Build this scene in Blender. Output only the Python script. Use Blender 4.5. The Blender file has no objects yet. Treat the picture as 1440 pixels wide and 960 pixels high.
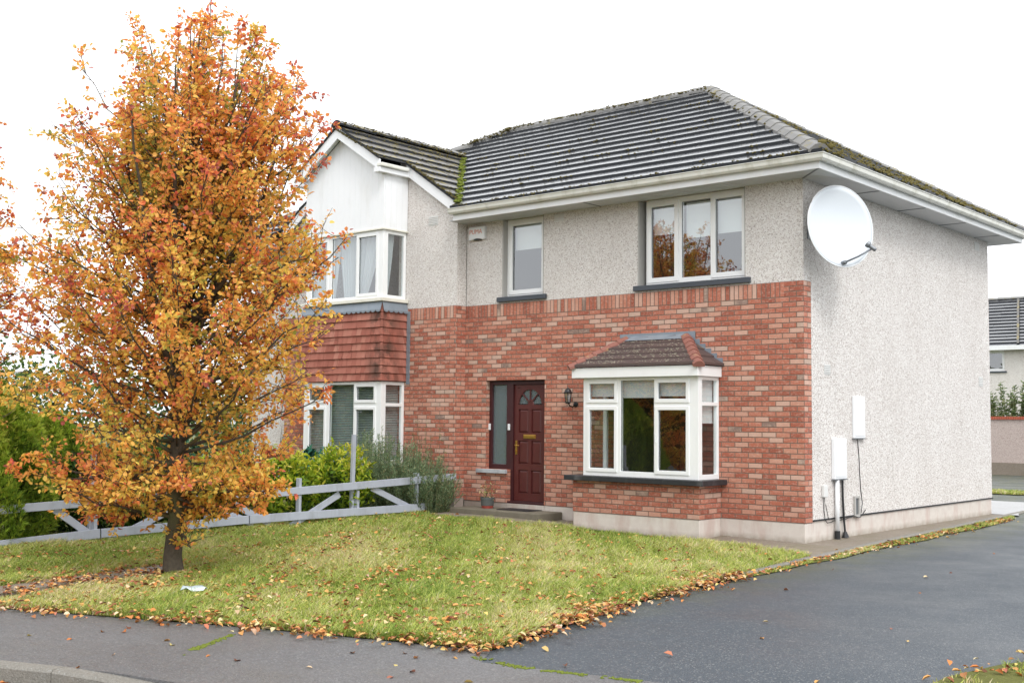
import bpy, bmesh, math, random
import numpy as np
from mathutils import Vector, Matrix, geometry
from mathutils import noise as mnoise
random.seed(7); RNG = np.random.default_rng(7)
scene = bpy.context.scene
COL = scene.collection
PI = math.pi

# ------------------------------------------------------------------ naming helpers
def tag(o, label=None, cat=None, group=None, kind=None):
    if label: o['label'] = label
    if cat: o['category'] = cat
    if group: o['group'] = group
    if kind: o['kind'] = kind
    return o
def thing(name, label, cat, loc=(0, 0, 0), rz=0, group=None):
    o = bpy.data.objects.new(name, None); COL.objects.link(o)
    o.empty_display_size = .2
    o.location = loc; o.rotation_euler = (0, 0, rz)
    return tag(o, label, cat, group)
def link(name, me, mat=None, parent=None, world=True):
    o = bpy.data.objects.new(name, me); COL.objects.link(o)
    if mat: me.materials.append(mat)
    if parent:
        o.parent = parent
        if world:   # geometry given in world coordinates
            r = parent
            M = Matrix.Identity(4)
            while r is not None:
                M = (Matrix.Translation(r.location) @ r.rotation_euler.to_matrix().to_4x4()
                     @ Matrix.Diagonal((*r.scale, 1))) @ M
                r = r.parent
            me.transform(M.inverted())
    return o

class MB:
    def __init__(s): s.v = []; s.f = []
    def add(s, vs, fs):
        n = len(s.v); s.v += [tuple(v) for v in vs]; s.f += [tuple(i + n for i in f) for f in fs]; return s
    def box(s, x0, x1, y0, y1, z0, z1):
        return s.add([(x0,y0,z0),(x1,y0,z0),(x1,y1,z0),(x0,y1,z0),(x0,y0,z1),(x1,y0,z1),(x1,y1,z1),(x0,y1,z1)],
                     [(3,2,1,0),(4,5,6,7),(0,1,5,4),(1,2,6,5),(2,3,7,6),(3,0,4,7)])
    def beam(s, a, b, w, h, up=(0,0,1)):
        a = Vector(a); b = Vector(b); d = (b-a).normalized(); up = Vector(up)
        sx = d.cross(up).normalized(); uz = sx.cross(d).normalized()
        vs = []
        for p in (a, b):
            for i, j in ((-1,-1),(1,-1),(1,1),(-1,1)): vs.append(p + sx*(i*w/2) + uz*(j*h/2))
        return s.add(vs, [(0,1,2,3),(7,6,5,4),(0,4,5,1),(1,5,6,2),(2,6,7,3),(3,7,4,0)])
    def tube(s, pts, rad, n=8, cap=True):
        pts = [Vector(p) for p in pts]
        if not hasattr(rad, '__len__'): rad = [rad]*len(pts)
        rings = []; ref = Vector((0.13, 0.27, 1)).normalized()
        for i, p in enumerate(pts):
            d = (pts[min(i+1, len(pts)-1)] - pts[max(i-1, 0)]).normalized()
            r_ = ref if abs(d.dot(ref)) < .95 else Vector((1, .1, 0))
            x = d.cross(r_).normalized(); y = d.cross(x)
            rings.append([p + (x*math.cos(2*PI*k/n) + y*math.sin(2*PI*k/n))*rad[i] for k in range(n)])
        vs = [v for r in rings for v in r]; fs = []
        for i in range(len(pts)-1):
            for k in range(n):
                fs.append((i*n+k, i*n+(k+1) % n, (i+1)*n+(k+1) % n, (i+1)*n+k))
        if cap: fs += [tuple(range(n))[::-1], tuple((len(pts)-1)*n+k for k in range(n))]
        return s.add(vs, fs)
    def lathe(s, c, prof, n=20, axis=None):
        c = Vector(c); M = Matrix.Identity(3)
        if axis is not None: M = Vector((0,0,1)).rotation_difference(Vector(axis)).to_matrix()
        vs = []; fs = []
        for r, z in prof:
            for k in range(n): vs.append(c + M @ Vector((r*math.cos(2*PI*k/n), r*math.sin(2*PI*k/n), z)))
        for i in range(len(prof)-1):
            for k in range(n): fs.append((i*n+k, i*n+(k+1) % n, (i+1)*n+(k+1) % n, (i+1)*n+k))
        fs += [tuple(range(n))[::-1], tuple((len(prof)-1)*n+k for k in range(n))]
        return s.add(vs, fs)
    def prism(s, poly, off):
        off = Vector(off); n = len(poly); vs = [Vector(p) for p in poly] + [Vector(p)+off for p in poly]
        return s.add(vs, [tuple(range(n))[::-1], tuple(range(n, 2*n))] + [(i, (i+1) % n, n+(i+1) % n, n+i) for i in range(n)])
    def blob(s, c, r, sq=.6):
        c = Vector(c); n, m = 6, 4; vs = [c+Vector((0,0,-r*sq))]; q = random.random()*9
        for i in range(1, m):
            a = PI*i/m
            for k in range(n):
                rr = r*random.uniform(.75, 1.25)
                vs.append(c + Vector((math.sin(a)*math.cos(2*PI*k/n+q)*rr, math.sin(a)*math.sin(2*PI*k/n+q)*rr, -math.cos(a)*rr*sq)))
        vs.append(c+Vector((0,0,r*sq))); fs = []
        for k in range(n):
            fs.append((0, 1+(k+1) % n, 1+k))
            for i in range(m-2): fs.append((1+i*n+k, 1+i*n+(k+1) % n, 1+(i+1)*n+(k+1) % n, 1+(i+1)*n+k))
            fs.append((1+(m-2)*n+k, 1+(m-2)*n+(k+1) % n, len(vs)-1))
        return s.add(vs, fs)
    def plate(s, us, zs, holes, v0, v1, mp):
        """a plate u0..u1 x z0..z1 with rectangular holes, from depth v0 to v1, mapped by mp(u,z,v)"""
        U = sorted(set([us[0], us[1]] + [min(max(h[i], us[0]), us[1]) for h in holes for i in (0, 1)]))
        Z = sorted(set([zs[0], zs[1]] + [min(max(h[i], zs[0]), zs[1]) for h in holes for i in (2, 3)]))
        def solid(i, j):
            if i < 0 or j < 0 or i >= len(U)-1 or j >= len(Z)-1: return False
            u = (U[i]+U[i+1])/2; z = (Z[j]+Z[j+1])/2
            return not any(h[0] < u < h[1] and h[2] < z < h[3] for h in holes)
        idx = {}; vs = []; fs = []
        def V(i, j, k):
            if (i, j, k) not in idx:
                idx[(i, j, k)] = len(vs); vs.append(mp(U[i], Z[j], v1 if k else v0))
            return idx[(i, j, k)]
        for i in range(len(U)-1):
            for j in range(len(Z)-1):
                if not solid(i, j): continue
                fs.append((V(i,j,0), V(i+1,j,0), V(i+1,j+1,0), V(i,j+1,0)))
                fs.append((V(i,j+1,1), V(i+1,j+1,1), V(i+1,j,1), V(i,j,1)))
                if not solid(i-1, j): fs.append((V(i,j,0), V(i,j+1,0), V(i,j+1,1), V(i,j,1)))
                if not solid(i+1, j): fs.append((V(i+1,j,1), V(i+1,j+1,1), V(i+1,j+1,0), V(i+1,j,0)))
                if not solid(i, j-1): fs.append((V(i,j,1), V(i+1,j,1), V(i+1,j,0), V(i,j,0)))
                if not solid(i, j+1): fs.append((V(i,j+1,0), V(i+1,j+1,0), V(i+1,j+1,1), V(i,j+1,1)))
        return s.add(vs, fs)
    def build(s, name, mat, parent=None, bevel=0, smooth=False, fix=True):
        me = bpy.data.meshes.new(name); me.from_pydata(s.v, [], s.f); me.update()
        if fix:
            bm = bmesh.new(); bm.from_mesh(me); bmesh.ops.recalc_face_normals(bm, faces=bm.faces); bm.to_mesh(me); bm.free()
        if smooth: me.polygons.foreach_set('use_smooth', [True]*len(me.polygons))
        o = link(name, me, mat, parent)
        if bevel:
            b = o.modifiers.new('bevel', 'BEVEL'); b.width = bevel; b.segments = 2; b.limit_method = 'ANGLE'; b.angle_limit = .6
        return o

# ------------------------------------------------------------------ material helpers
class NT:
    def __init__(s, name):
        s.m = bpy.data.materials.new(name); s.m.use_nodes = True; s.t = s.m.node_tree; s.n = s.t.nodes; s.l = s.t.links
        s.b = s.n['Principled BSDF']; s.out = s.n['Material Output']
    def node(s, typ, **kw):
        n = s.n.new(typ)
        for k, v in kw.items():
            if k == 'inp':
                for a, b in v.items():
                    if hasattr(b, 'links') or isinstance(b, bpy.types.NodeSocket): s.l.new(b, n.inputs[a])
                    else: n.inputs[a].default_value = b
            else: setattr(n, k, v)
        return n
    def math(s, op, a, b=0.0, c=None, clamp=False):
        n = s.n.new('ShaderNodeMath'); n.operation = op; n.use_clamp = clamp
        for i, x in enumerate((a, b, c)):
            if x is None: continue
            if isinstance(x, bpy.types.NodeSocket): s.l.new(x, n.inputs[i])
            else: n.inputs[i].default_value = x
        return n.outputs[0]
    def ramp(s, fac, stops, interp='LINEAR'):
        n = s.n.new('ShaderNodeValToRGB'); n.color_ramp.interpolation = interp
        e = n.color_ramp.elements
        while len(e) > 1: e.remove(e[0])
        e[0].position = stops[0][0]; e[0].color = (*c3(stops[0][1]), 1)
        for p, c in stops[1:]:
            k = e.new(p); k.color = (*c3(c), 1)
        if isinstance(fac, bpy.types.NodeSocket): s.l.new(fac, n.inputs[0])
        return n.outputs[0]
    def mix(s, f, a, b, mode='MIX'):
        n = s.n.new('ShaderNodeMix'); n.data_type = 'RGBA'; n.blend_type = mode
        for i, x in ((0, f), (6, a), (7, b)):
            if isinstance(x, bpy.types.NodeSocket): s.l.new(x, n.inputs[i])
            else: n.inputs[i].default_value = x if i == 0 else (*c3(x), 1)
        return n.outputs[2]
    def noise(s, scale, detail=4, rough=.55, co=None, **k):
        n = s.n.new('ShaderNodeTexNoise'); n.inputs['Scale'].default_value = scale; n.inputs['Detail'].default_value = detail
        n.inputs['Roughness'].default_value = rough
        s.l.new(co if co is not None else s.co(), n.inputs['Vector'])
        return n.outputs['Fac']
    def co(s):
        if not hasattr(s, '_co'):
            s._tc = s.n.new('ShaderNodeNewGeometry'); s._co = s._tc.outputs['Position']
        return s._co
    def scaled(s, v):
        n = s.n.new('ShaderNodeVectorMath'); n.operation = 'MULTIPLY'; s.l.new(s.co(), n.inputs[0]); n.inputs[1].default_value = v
        return n.outputs[0]
    def set(s, **k):
        for a, b in k.items():
            a = {'base':'Base Color','rough':'Roughness','spec':'Specular IOR Level','metal':'Metallic','normal':'Normal'}.get(a, a)
            if isinstance(b, bpy.types.NodeSocket): s.l.new(b, s.b.inputs[a])
            else: s.b.inputs[a].default_value = (*c3(b), 1) if a == 'Base Color' else b
        return s
    def bump(s, h, strength=.5, dist=.01, normal=None):
        n = s.n.new('ShaderNodeBump'); n.inputs['Strength'].default_value = strength; n.inputs['Distance'].default_value = dist
        s.l.new(h, n.inputs['Height'])
        if normal is not None: s.l.new(normal, n.inputs['Normal'])
        s.l.new(n.outputs[0], s.b.inputs['Normal']); return n.outputs[0]
def lin(c):
    return tuple(((x/255)/12.92 if x/255 <= .04045 else ((x/255+.055)/1.055)**2.4) for x in c)
def c3(c):
    if isinstance(c, (int, float)): return (c, c, c)
    return tuple(c)[:3] if max(c[:3]) <= 1.0 else lin(c)
MAT = {}
def simple(name, col, rough=.5, var=.12, nscale=6, bump=0, spec=.5, metal=0, dirt=None):
    t = NT(name); n = t.noise(nscale, 5)
    c = t.mix(t.math('MULTIPLY', n, 1), [x*(1-var) for x in c3(col)], [min(1, x*(1+var)) for x in c3(col)])
    if dirt:
        n2 = t.noise(2.2, 6, .65, t.scaled((1.5, 1.5, .5)))
        c = t.mix(t.math('MULTIPLY', t.math('SUBTRACT', n2, .5, clamp=True), dirt[1]*3, clamp=True), c, dirt[0])
    t.set(base=c, rough=rough, spec=spec, metal=metal)
    if bump: t.bump(t.noise(nscale*12, 4), bump, .004)
    MAT[name] = t.m; return t.m

# ---- brick
def brick_mat():
    t = NT('brick_masonry'); g = t.n.new('ShaderNodeNewGeometry'); t._co = g.outputs['Position']
    sp = t.node('ShaderNodeSeparateXYZ', inp={0: g.outputs['Position']}); sn = t.node('ShaderNodeSeparateXYZ', inp={0: g.outputs['True Normal']})
    x, y, z = sp.outputs
    side = t.math('GREATER_THAN', t.math('ABSOLUTE', sn.outputs[0]), .5)
    u = t.math('ADD', t.math('MULTIPLY', x, t.math('SUBTRACT', 1, side)), t.math('MULTIPLY', t.math('ADD', y, .0), side))
    # wobble
    wob = t.math('MULTIPLY', t.math('SUBTRACT', t.noise(9, 2), .5), .008)
    u = t.math('ADD', u, wob); zz = t.math('ADD', z, wob)
    sold = t.math('MULTIPLY', t.math('GREATER_THAN', z, 3.525), t.math('LESS_THAN', x, -.31))
    sold = t.math('MULTIPLY', sold, t.math('SUBTRACT', 1, side))
    # running bond
    r = t.math('DIVIDE', t.math('SUBTRACT', zz, .3), .075); row = t.math('FLOOR', r); fr = t.math('FRACT', r)
    uu = t.math('ADD', t.math('DIVIDE', u, .225), t.math('MULTIPLY', t.math('MODULO', row, 2), .5)); cu = t.math('FLOOR', uu); fu = t.math('FRACT', uu)
    # soldier
    su = t.math('DIVIDE', u, .075); scu = t.math('FLOOR', su); sfu = t.math('FRACT', su); sfv = t.math('DIVIDE', t.math('SUBTRACT', zz, 3.525), .225)
    def sel(a, b): return t.math('ADD', t.math('MULTIPLY', a, t.math('SUBTRACT', 1, sold)), t.math('MULTIPLY', b, sold))
    def edge(f, m):   # distance to cell edge in metres
        return t.math('MULTIPLY', t.math('SUBTRACT', .5, t.math('ABSOLUTE', t.math('SUBTRACT', f, .5))), m)
    d1 = t.math('MINIMUM', edge(fr, .075), edge(fu, .225)); d2 = t.math('MINIMUM', edge(sfu, .075), edge(sfv, .225))
    d = sel(d1, d2); ca = sel(cu, t.math('ADD', scu, 400)); cb = sel(row, 77)
    idv = t.node('ShaderNodeCombineXYZ', inp={0: ca, 1: cb, 2: side})
    wn = t.node('ShaderNodeTexWhiteNoise', noise_dimensions='3D', inp={'Vector': idv.outputs[0]})
    big = t.noise(.9, 3)
    f = t.math('ADD', wn.outputs['Value'], t.math('MULTIPLY', t.math('SUBTRACT', big, .5), .35), clamp=True)
    base = t.ramp(f, [(0, (156,88,70)), (.16, (173,98,78)), (.36, (184,110,88)), (.56, (192,123,101)), (.70, (199,139,117)), (.82, (206,156,136)), (.92, (211,175,158)), (.98, (190,168,152)), (1, (140,120,110))])
    # streaky face texture
    st = t.noise(60, 5, .7); st2 = t.noise(14, 4, .6, t.scaled((1, 1, 3)))
    base = t.mix(t.math('MULTIPLY', st, .6), base, t.mix(.5, base, (112, 64, 52)))
    sp_ = t.noise(26, 5, .75); base = t.mix(t.math('MULTIPLY', t.math('SUBTRACT', sp_, .5, clamp=True), 2.4, clamp=True), base, (218, 178, 156))
    eff = t.math('MULTIPLY', t.math('SUBTRACT', st2, .52, clamp=True), 2.2, clamp=True)
    base = t.mix(eff, base, (214, 190, 176))
    # damp dark streaks in the lower courses
    mort = t.mix(t.noise(30, 4), (98, 82, 72), (140, 120, 106))
    msk = t.node('ShaderNodeMapRange', inp={'Value': d, 'From Min': .0050, 'From Max': .0085}).outputs[0]
    damp = t.math('MULTIPLY', t.node('ShaderNodeMapRange', inp={'Value': z, 'From Min': 1.1, 'From Max': .3}).outputs[0], t.noise(1.4, 5, .6))
    c = t.mix(msk, mort, base); c = t.mix(t.math('MULTIPLY', damp, .35), c, (105, 62, 55))
    t.set(base=c, rough=.85, spec=.3)
    t.bump(t.math('ADD', msk, t.math('MULTIPLY', st, .35)), .7, .006)
    return t.m
MAT['brick'] = brick_mat()

def dash_mat(name, pale, speck, thr=.17, tint=(205, 190, 178)):
    t = NT(name)
    v = t.node('ShaderNodeTexVoronoi', feature='F1', inp={'Scale': 58.0, 'Vector': t.co(), 'Randomness': 1.0})
    v2 = t.node('ShaderNodeTexVoronoi', feature='F1', inp={'Scale': 105.0, 'Vector': t.co()})
    s = t.node('ShaderNodeSeparateColor', inp={0: v.outputs['Color']}); s2 = t.node('ShaderNodeSeparateColor', inp={0: v2.outputs['Color']})
    c = t.mix(s.outputs[1], pale, tint)
    c = t.mix(t.math('MULTIPLY', t.math('GREATER_THAN', s2.outputs[0], .86), .6), c, speck)
    dk = t.math('MULTIPLY', t.math('LESS_THAN', s.outputs[0], thr), t.math('LESS_THAN', v.outputs['Distance'], .36))
    c = t.mix(dk, c, t.mix(s.outputs[2], speck, [x*.55 for x in c3(speck)]))
    big = t.noise(1.1, 6, .6, t.scaled((1, 1, .6)))
    c = t.mix(t.math('MULTIPLY', t.math('SUBTRACT', big, .45, clamp=True), .6), c, (180, 170, 162))
    st = t.noise(2.4, 6, .7, t.scaled((1.6, 1.6, .22))); c = t.mix(t.math('MULTIPLY', t.math('SUBTRACT', st, .54, clamp=True), 1.1, clamp=True), c, (160, 152, 144))
    t.set(base=c, rough=.9, spec=.25)
    t.bump(t.math('ADD', t.math('MULTIPLY', v.outputs['Distance'], -1.0), t.math('MULTIPLY', v2.outputs['Distance'], -.7)), .75, .008)
    MAT[name] = t.m; return t.m
dash_mat('pebbledash', (232, 230, 227), (142, 122, 112), .14, (214, 208, 203))
dash_mat('pebbledash_far', (202, 190, 184), (130, 102, 94), .25, (184, 166, 158))
dash_mat('pebbledash_pale', (232, 230, 226), (150, 140, 134), .12, (216, 210, 206))

def plaster_mat():
    t = NT('painted_plinth'); sp = t.node('ShaderNodeSeparateXYZ', inp={0: t.co()})
    n = t.noise(2.2, 6, .62, t.scaled((1.6, 1.6, .45))); n2 = t.noise(9, 5, .6)
    c = t.mix(n2, (214, 208, 200), (190, 180, 172))
    c = t.mix(t.math('MULTIPLY', t.math('SUBTRACT', n, .5, clamp=True), 3.2, clamp=True), c, (180, 154, 144))
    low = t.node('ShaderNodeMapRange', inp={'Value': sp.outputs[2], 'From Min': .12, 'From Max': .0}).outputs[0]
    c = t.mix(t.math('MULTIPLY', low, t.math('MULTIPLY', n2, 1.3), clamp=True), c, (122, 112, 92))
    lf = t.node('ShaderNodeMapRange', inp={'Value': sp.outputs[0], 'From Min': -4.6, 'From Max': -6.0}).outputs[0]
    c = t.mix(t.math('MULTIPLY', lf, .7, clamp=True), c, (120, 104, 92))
    t.set(base=c, rough=.8); t.bump(t.noise(40, 4), .3, .004); return t.m
MAT['plinth'] = plaster_mat()

def tile_mat(name, base, lo, moss, amt, rough, coat=0.0):
    t = NT(name)
    n = t.noise(3.0, 5); fine = t.noise(45, 4, .6)
    w = t.node('ShaderNodeTexVoronoi', feature='F1', inp={'Scale': 3.1, 'Vector': t.co()})
    c = t.mix(n, base, lo); c = t.mix(t.math('MULTIPLY', fine, .18 if coat else .35), c, (118, 118, 116))
    m = t.noise(5.0, 7, .68); m = t.math('MULTIPLY', t.math('SUBTRACT', m, 1-amt, clamp=True), 7, clamp=True)
    c = t.mix(m, c, t.mix(t.noise(25, 3), moss, (150, 134, 74)))
    t.set(base=c, rough=t.math('ADD', t.math('MULTIPLY', m, .45), t.math('ADD', rough, t.math('MULTIPLY', fine, .15)), clamp=True), spec=.6)
    if coat:      # rain water lies on the upper faces; the exposed tile edges get a darker base and less sheen
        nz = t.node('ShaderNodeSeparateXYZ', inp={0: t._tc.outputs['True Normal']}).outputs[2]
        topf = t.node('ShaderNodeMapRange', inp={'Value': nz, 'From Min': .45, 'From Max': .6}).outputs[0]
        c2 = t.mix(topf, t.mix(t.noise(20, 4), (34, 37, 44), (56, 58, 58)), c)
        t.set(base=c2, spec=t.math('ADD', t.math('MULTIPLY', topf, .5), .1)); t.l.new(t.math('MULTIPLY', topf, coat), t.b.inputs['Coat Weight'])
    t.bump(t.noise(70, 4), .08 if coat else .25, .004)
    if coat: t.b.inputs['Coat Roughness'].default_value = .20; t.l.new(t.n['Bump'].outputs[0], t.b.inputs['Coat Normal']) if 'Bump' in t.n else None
    MAT[name] = t.m; return t.m
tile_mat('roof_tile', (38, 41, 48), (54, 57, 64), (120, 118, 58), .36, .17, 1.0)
tile_mat('roof_tile_mossy', (58, 54, 50), (82, 76, 68), (128, 118, 60), .50, .36, .5)
tile_mat('ridge_tile', (112, 112, 112), (140, 138, 134), (150, 140, 70), .42, .6)
tile_mat('clay_tile', (62, 46, 44), (86, 58, 52), (130, 104, 92), .40, .5)
tile_mat('clay_hip', (132, 78, 64), (158, 92, 74), (176, 142, 120), .42, .7)

def asphalt_mat(name, a, b, rlo, rhi, patch, moss=0.0, edge=False):
    t = NT(name)
    n = t.noise(.55, 5, .6); f = t.noise(160, 3, .7); v = t.node('ShaderNodeTexVoronoi', feature='F1', inp={'Scale': 95.0, 'Vector': t.co()})
    s = t.node('ShaderNodeSeparateColor', inp={0: v.outputs['Color']})
    c = t.mix(n, a, b)
    c = t.mix(t.math('MULTIPLY', s.outputs[0], .55), c, patch)
    c = t.mix(t.math('MULTIPLY', t.math('GREATER_THAN', s.outputs[1], .93), .45), c, (150, 150, 146))
    if moss:
        m = t.math('MULTIPLY', t.math('SUBTRACT', t.noise(.9, 7, .7), 1-moss, clamp=True), 5, clamp=True)
        c = t.mix(t.math('MULTIPLY', m, .6), c, (104, 100, 66))
    if edge:     # mossy, darker margin of the tarmac along the house
        sx = t.node('ShaderNodeSeparateXYZ', inp={0: t.co()}).outputs[0]
        em = t.node('ShaderNodeMapRange', inp={'Value': sx, 'From Min': 2.0, 'From Max': .9}).outputs[0]
        em = t.math('MULTIPLY', em, t.math('MULTIPLY', t.math('SUBTRACT', t.noise(2.6, 7, .7), .36, clamp=True), 5, clamp=True), clamp=True)
        c = t.mix(t.math('MULTIPLY', em, .8), c, (82, 86, 58))
    rr = t.node('ShaderNodeMapRange', inp={'Value': t.noise(.8, 4, .6), 'From Min': .35, 'From Max': .65, 'To Min': rlo, 'To Max': rhi}).outputs[0]
    t.set(base=c, rough=rr, spec=.55)
    t.bump(t.math('ADD', t.math('MULTIPLY', v.outputs['Distance'], -1), f), .55, .006); MAT[name] = t.m; return t.m
asphalt_mat('driveway_asphalt', (62, 70, 78), (78, 86, 94), .38, .62, (46, 52, 58), .34, True)
asphalt_mat('pavement_asphalt', (98, 99, 102), (122, 121, 122), .30, .62, (66, 64, 62), .38)
asphalt_mat('road_asphalt', (78, 76, 74), (96, 94, 90), .5, .75, (60, 58, 56), .4)
asphalt_mat('path_concrete', (126, 114, 100), (160, 148, 134), .5, .85, (84, 74, 62), .52)
asphalt_mat('patio_concrete', (176, 176, 176), (196, 196, 196), .35, .6, (150, 150, 150), .25)
asphalt_mat('kerb_concrete', (124, 120, 112), (146, 142, 134), .6, .8, (96, 92, 84), .42)

def soil_mat():
    t = NT('lawn_base'); n = t.noise(1.3, 6, .65); f = t.noise(35, 5, .7)
    c = t.mix(n, (112, 122, 62), (150, 146, 88)); c = t.mix(f, c, (72, 72, 44)); t.set(base=c, rough=.95, spec=.1)
    t.bump(f, .8, .03); return t.m
MAT['lawn'] = soil_mat()
def hanging_mat():
    t = NT('clay_hanging'); sp = t.node('ShaderNodeSeparateXYZ', inp={0: t.co()}); x, y, z = sp.outputs
    u = t.math('FLOOR', t.math('DIVIDE', t.math('ADD', x, t.math('MULTIPLY', y, -1)), .1235)); v = t.math('FLOOR', t.math('DIVIDE', t.math('SUBTRACT', z, 3.8), .1385))
    wn = t.node('ShaderNodeTexWhiteNoise', noise_dimensions='2D', inp={'Vector': t.node('ShaderNodeCombineXYZ', inp={0: u, 1: v}).outputs[0]})
    c = t.ramp(wn.outputs['Value'], [(0, (148,88,74)), (.35, (162,100,86)), (.7, (174,112,97)), (1, (184,127,111))])
    st = t.noise(5, 6, .65, t.scaled((3, 3, .8))); c = t.mix(t.math('MULTIPLY', st, .4), c, (150, 92, 76))
    dx = t.math('ABSOLUTE', t.math('SUBTRACT', t.math('SUBTRACT', x, t.math('MULTIPLY', y, .8)), -7.28)); m = t.node('ShaderNodeMapRange', inp={'Value': dx, 'From Min': .34, 'From Max': .02}).outputs[0]
    m = t.math('MULTIPLY', m, t.math('MULTIPLY', t.math('SUBTRACT', t.noise(3.2, 6, .7), .42, clamp=True), 6, clamp=True)); c = t.mix(t.math('MULTIPLY', m, .85), c, (70, 56, 48))
    t.set(base=c, rough=.8, spec=.3); t.bump(t.noise(60, 4), .3, .004); return t.m
MAT['clay_hanging'] = hanging_mat()
simple('upvc', (238, 240, 240), .32, .02, 3, dirt=((205, 205, 196), .22))
simple('cladding', (236, 238, 240), .4, .03, 3, dirt=((198, 196, 186), .35))
simple('cream_timber', (226, 224, 212), .45, .05, 5, dirt=((170, 160, 130), .5))
simple('fascia_white', (232, 234, 236), .35, .03, 3, dirt=((196, 192, 176), .3))
simple('gutter_white', (222, 222, 214), .35, .05, 4, dirt=((132, 130, 90), .75))
simple('soffit_white', (204, 206, 208), .5, .03, 3)
simple('slate_sill', (66, 72, 80), .45, .2, 8, .2)
simple('black_sill', (44, 46, 50), .45, .3, 9, .25, dirt=((150, 150, 150), .5))
simple('worn_sill', (176, 180, 184), .6, .2, 20, .3, dirt=((58, 62, 70), .9))
simple('reveal', (170, 168, 164), .85, .1, 5, .3)
simple('mahogany', (86, 40, 38), .34, .25, 9, .1)
simple('mahogany_dark', (62, 28, 32), .4, .2, 9, .1)
simple('brass', (204, 160, 84), .3, .1, 9, metal=.9)
simple('black_metal', (30, 32, 36), .4, .2, 9)
simple('grey_metal', (120, 124, 128), .4, .15, 9, metal=.5)
simple('lead', (132, 142, 152), .55, .15, 7, .15, metal=.2, dirt=((170, 172, 170), .5))
simple('dish_white', (214, 220, 226), .38, .03, 2)
simple('box_white', (232, 234, 236), .4, .02, 4, dirt=((206, 204, 196), .2))
simple('cable_black', (34, 34, 36), .5, .2, 9)
simple('vent_grey', (214, 214, 212), .6, .1, 9)
simple('step_concrete', (112, 106, 92), .85, .25, 7, .5, dirt=((70, 68, 52), .8))
simple('pot_grey', (84, 88, 86), .6, .2, 8); simple('pot_red', (150, 62, 52), .6, .2, 8)
simple('fence_paint', (172, 178, 190), .6, .1, 7, .25, dirt=((112, 110, 104), .55))
simple('room', (120, 116, 108), .9, .1, 2)
simple('bark', (78, 70, 58), .9, .7, 30, 1.0, dirt=((112, 118, 74), 1.0))
simple('twig', (74, 62, 54), .85, .3, 14, .5)
simple('stem', (92, 96, 60), .8, .25, 14, .4)
simple('litter', (206, 222, 226), .3, .15, 20)
simple('orange_print', (214, 130, 104), .6, .05, 9)
simple('faint_print', (188, 194, 200), .6, .05, 9)
simple('fabric_white', (186, 192, 196), .9, .06, 5)
simple('blind_white', (222, 226, 228), .8, .03, 5)
simple('blind_slats', (168, 180, 178), .6, .1, 5)
simple('ground_earth', (92, 98, 62), .95, .2, 1)

def moss_mat(name, a, b):
    t = NT(name); c = t.mix(t.noise(9, 4, .7), a, b); c = t.mix(t.noise(60, 3), c, [x*.4 for x in c3(a)])
    t.set(base=c, rough=.95, spec=.1); t.bump(t.noise(120, 3), .8, .01); MAT[name] = t.m
moss_mat('moss', (96, 92, 52), (168, 152, 98)); moss_mat('moss_green', (120, 138, 56), (150, 154, 74)); moss_mat('lichen', (190, 180, 160), (210, 204, 190))

def glass_mat(name, refl=.16, tint=(.93, .97, .96), rough=.0, trans=1.0, body=None):
    t = NT(name)
    for n in (t.b,): t.n.remove(n)
    lw = t.node('ShaderNodeLayerWeight', inp={'Blend': .5}); fr5 = t.math('ADD', t.math('MULTIPLY', t.math('POWER', lw.outputs['Facing'], 5), .92), .06)
    tr = t.node('ShaderNodeBsdfTransparent', inp={'Color': (*tint, 1)})
    gl = t.node('ShaderNodeBsdfGlossy', inp={'Color': (.95, .97, 1, 1), 'Roughness': rough})
    bp = t.node('ShaderNodeBump', inp={'Strength': .02, 'Distance': .02}); t.l.new(t.noise(1.6, 2), bp.inputs['Height']); t.l.new(bp.outputs[0], gl.inputs['Normal'])
    a = tr.outputs[0]
    if body:
        df = t.node('ShaderNodeBsdfDiffuse', inp={'Color': (*c3(body), 1)}); mm = t.node('ShaderNodeMixShader', inp={0: 1-trans}); t.l.new(tr.outputs[0], mm.inputs[1]); t.l.new(df.outputs[0], mm.inputs[2]); a = mm.outputs[0]
    fac = t.math('ADD', fr5, refl, clamp=True)
    mx = t.node('ShaderNodeMixShader', inp={0: fac}); t.l.new(a, mx.inputs[1]); t.l.new(gl.outputs[0], mx.inputs[2])
    t.l.new(mx.outputs[0], t.out.inputs[0]); MAT[name] = t.m; return t.m
glass_mat('glass', .15)
glass_mat('glass_obscure', .08, rough=.25, trans=.35, body=(110, 124, 128))
glass_mat('lantern_glass', .1, trans=.8, body=(120, 124, 124))

def leaf_mat(name, trans=.35, rough=.5, spec=.35):
    t = NT(name); a = t.node('ShaderNodeAttribute', attribute_name='col')
    t.set(base=a.outputs['Color'], rough=rough, spec=spec)
    tl = t.node('ShaderNodeBsdfTranslucent'); t.l.new(a.outputs['Color'], tl.inputs['Color'])
    mx = t.node('ShaderNodeMixShader', inp={0: trans}); t.l.new(t.b.outputs[0], mx.inputs[1]); t.l.new(tl.outputs[0], mx.inputs[2])
    t.l.new(mx.outputs[0], t.out.inputs[0]); MAT[name] = t.m; return t.m
leaf_mat('leaf', .5); leaf_mat('grass', .3, .55, .25); leaf_mat('dry_leaf', .1, .7, .2)

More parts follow.
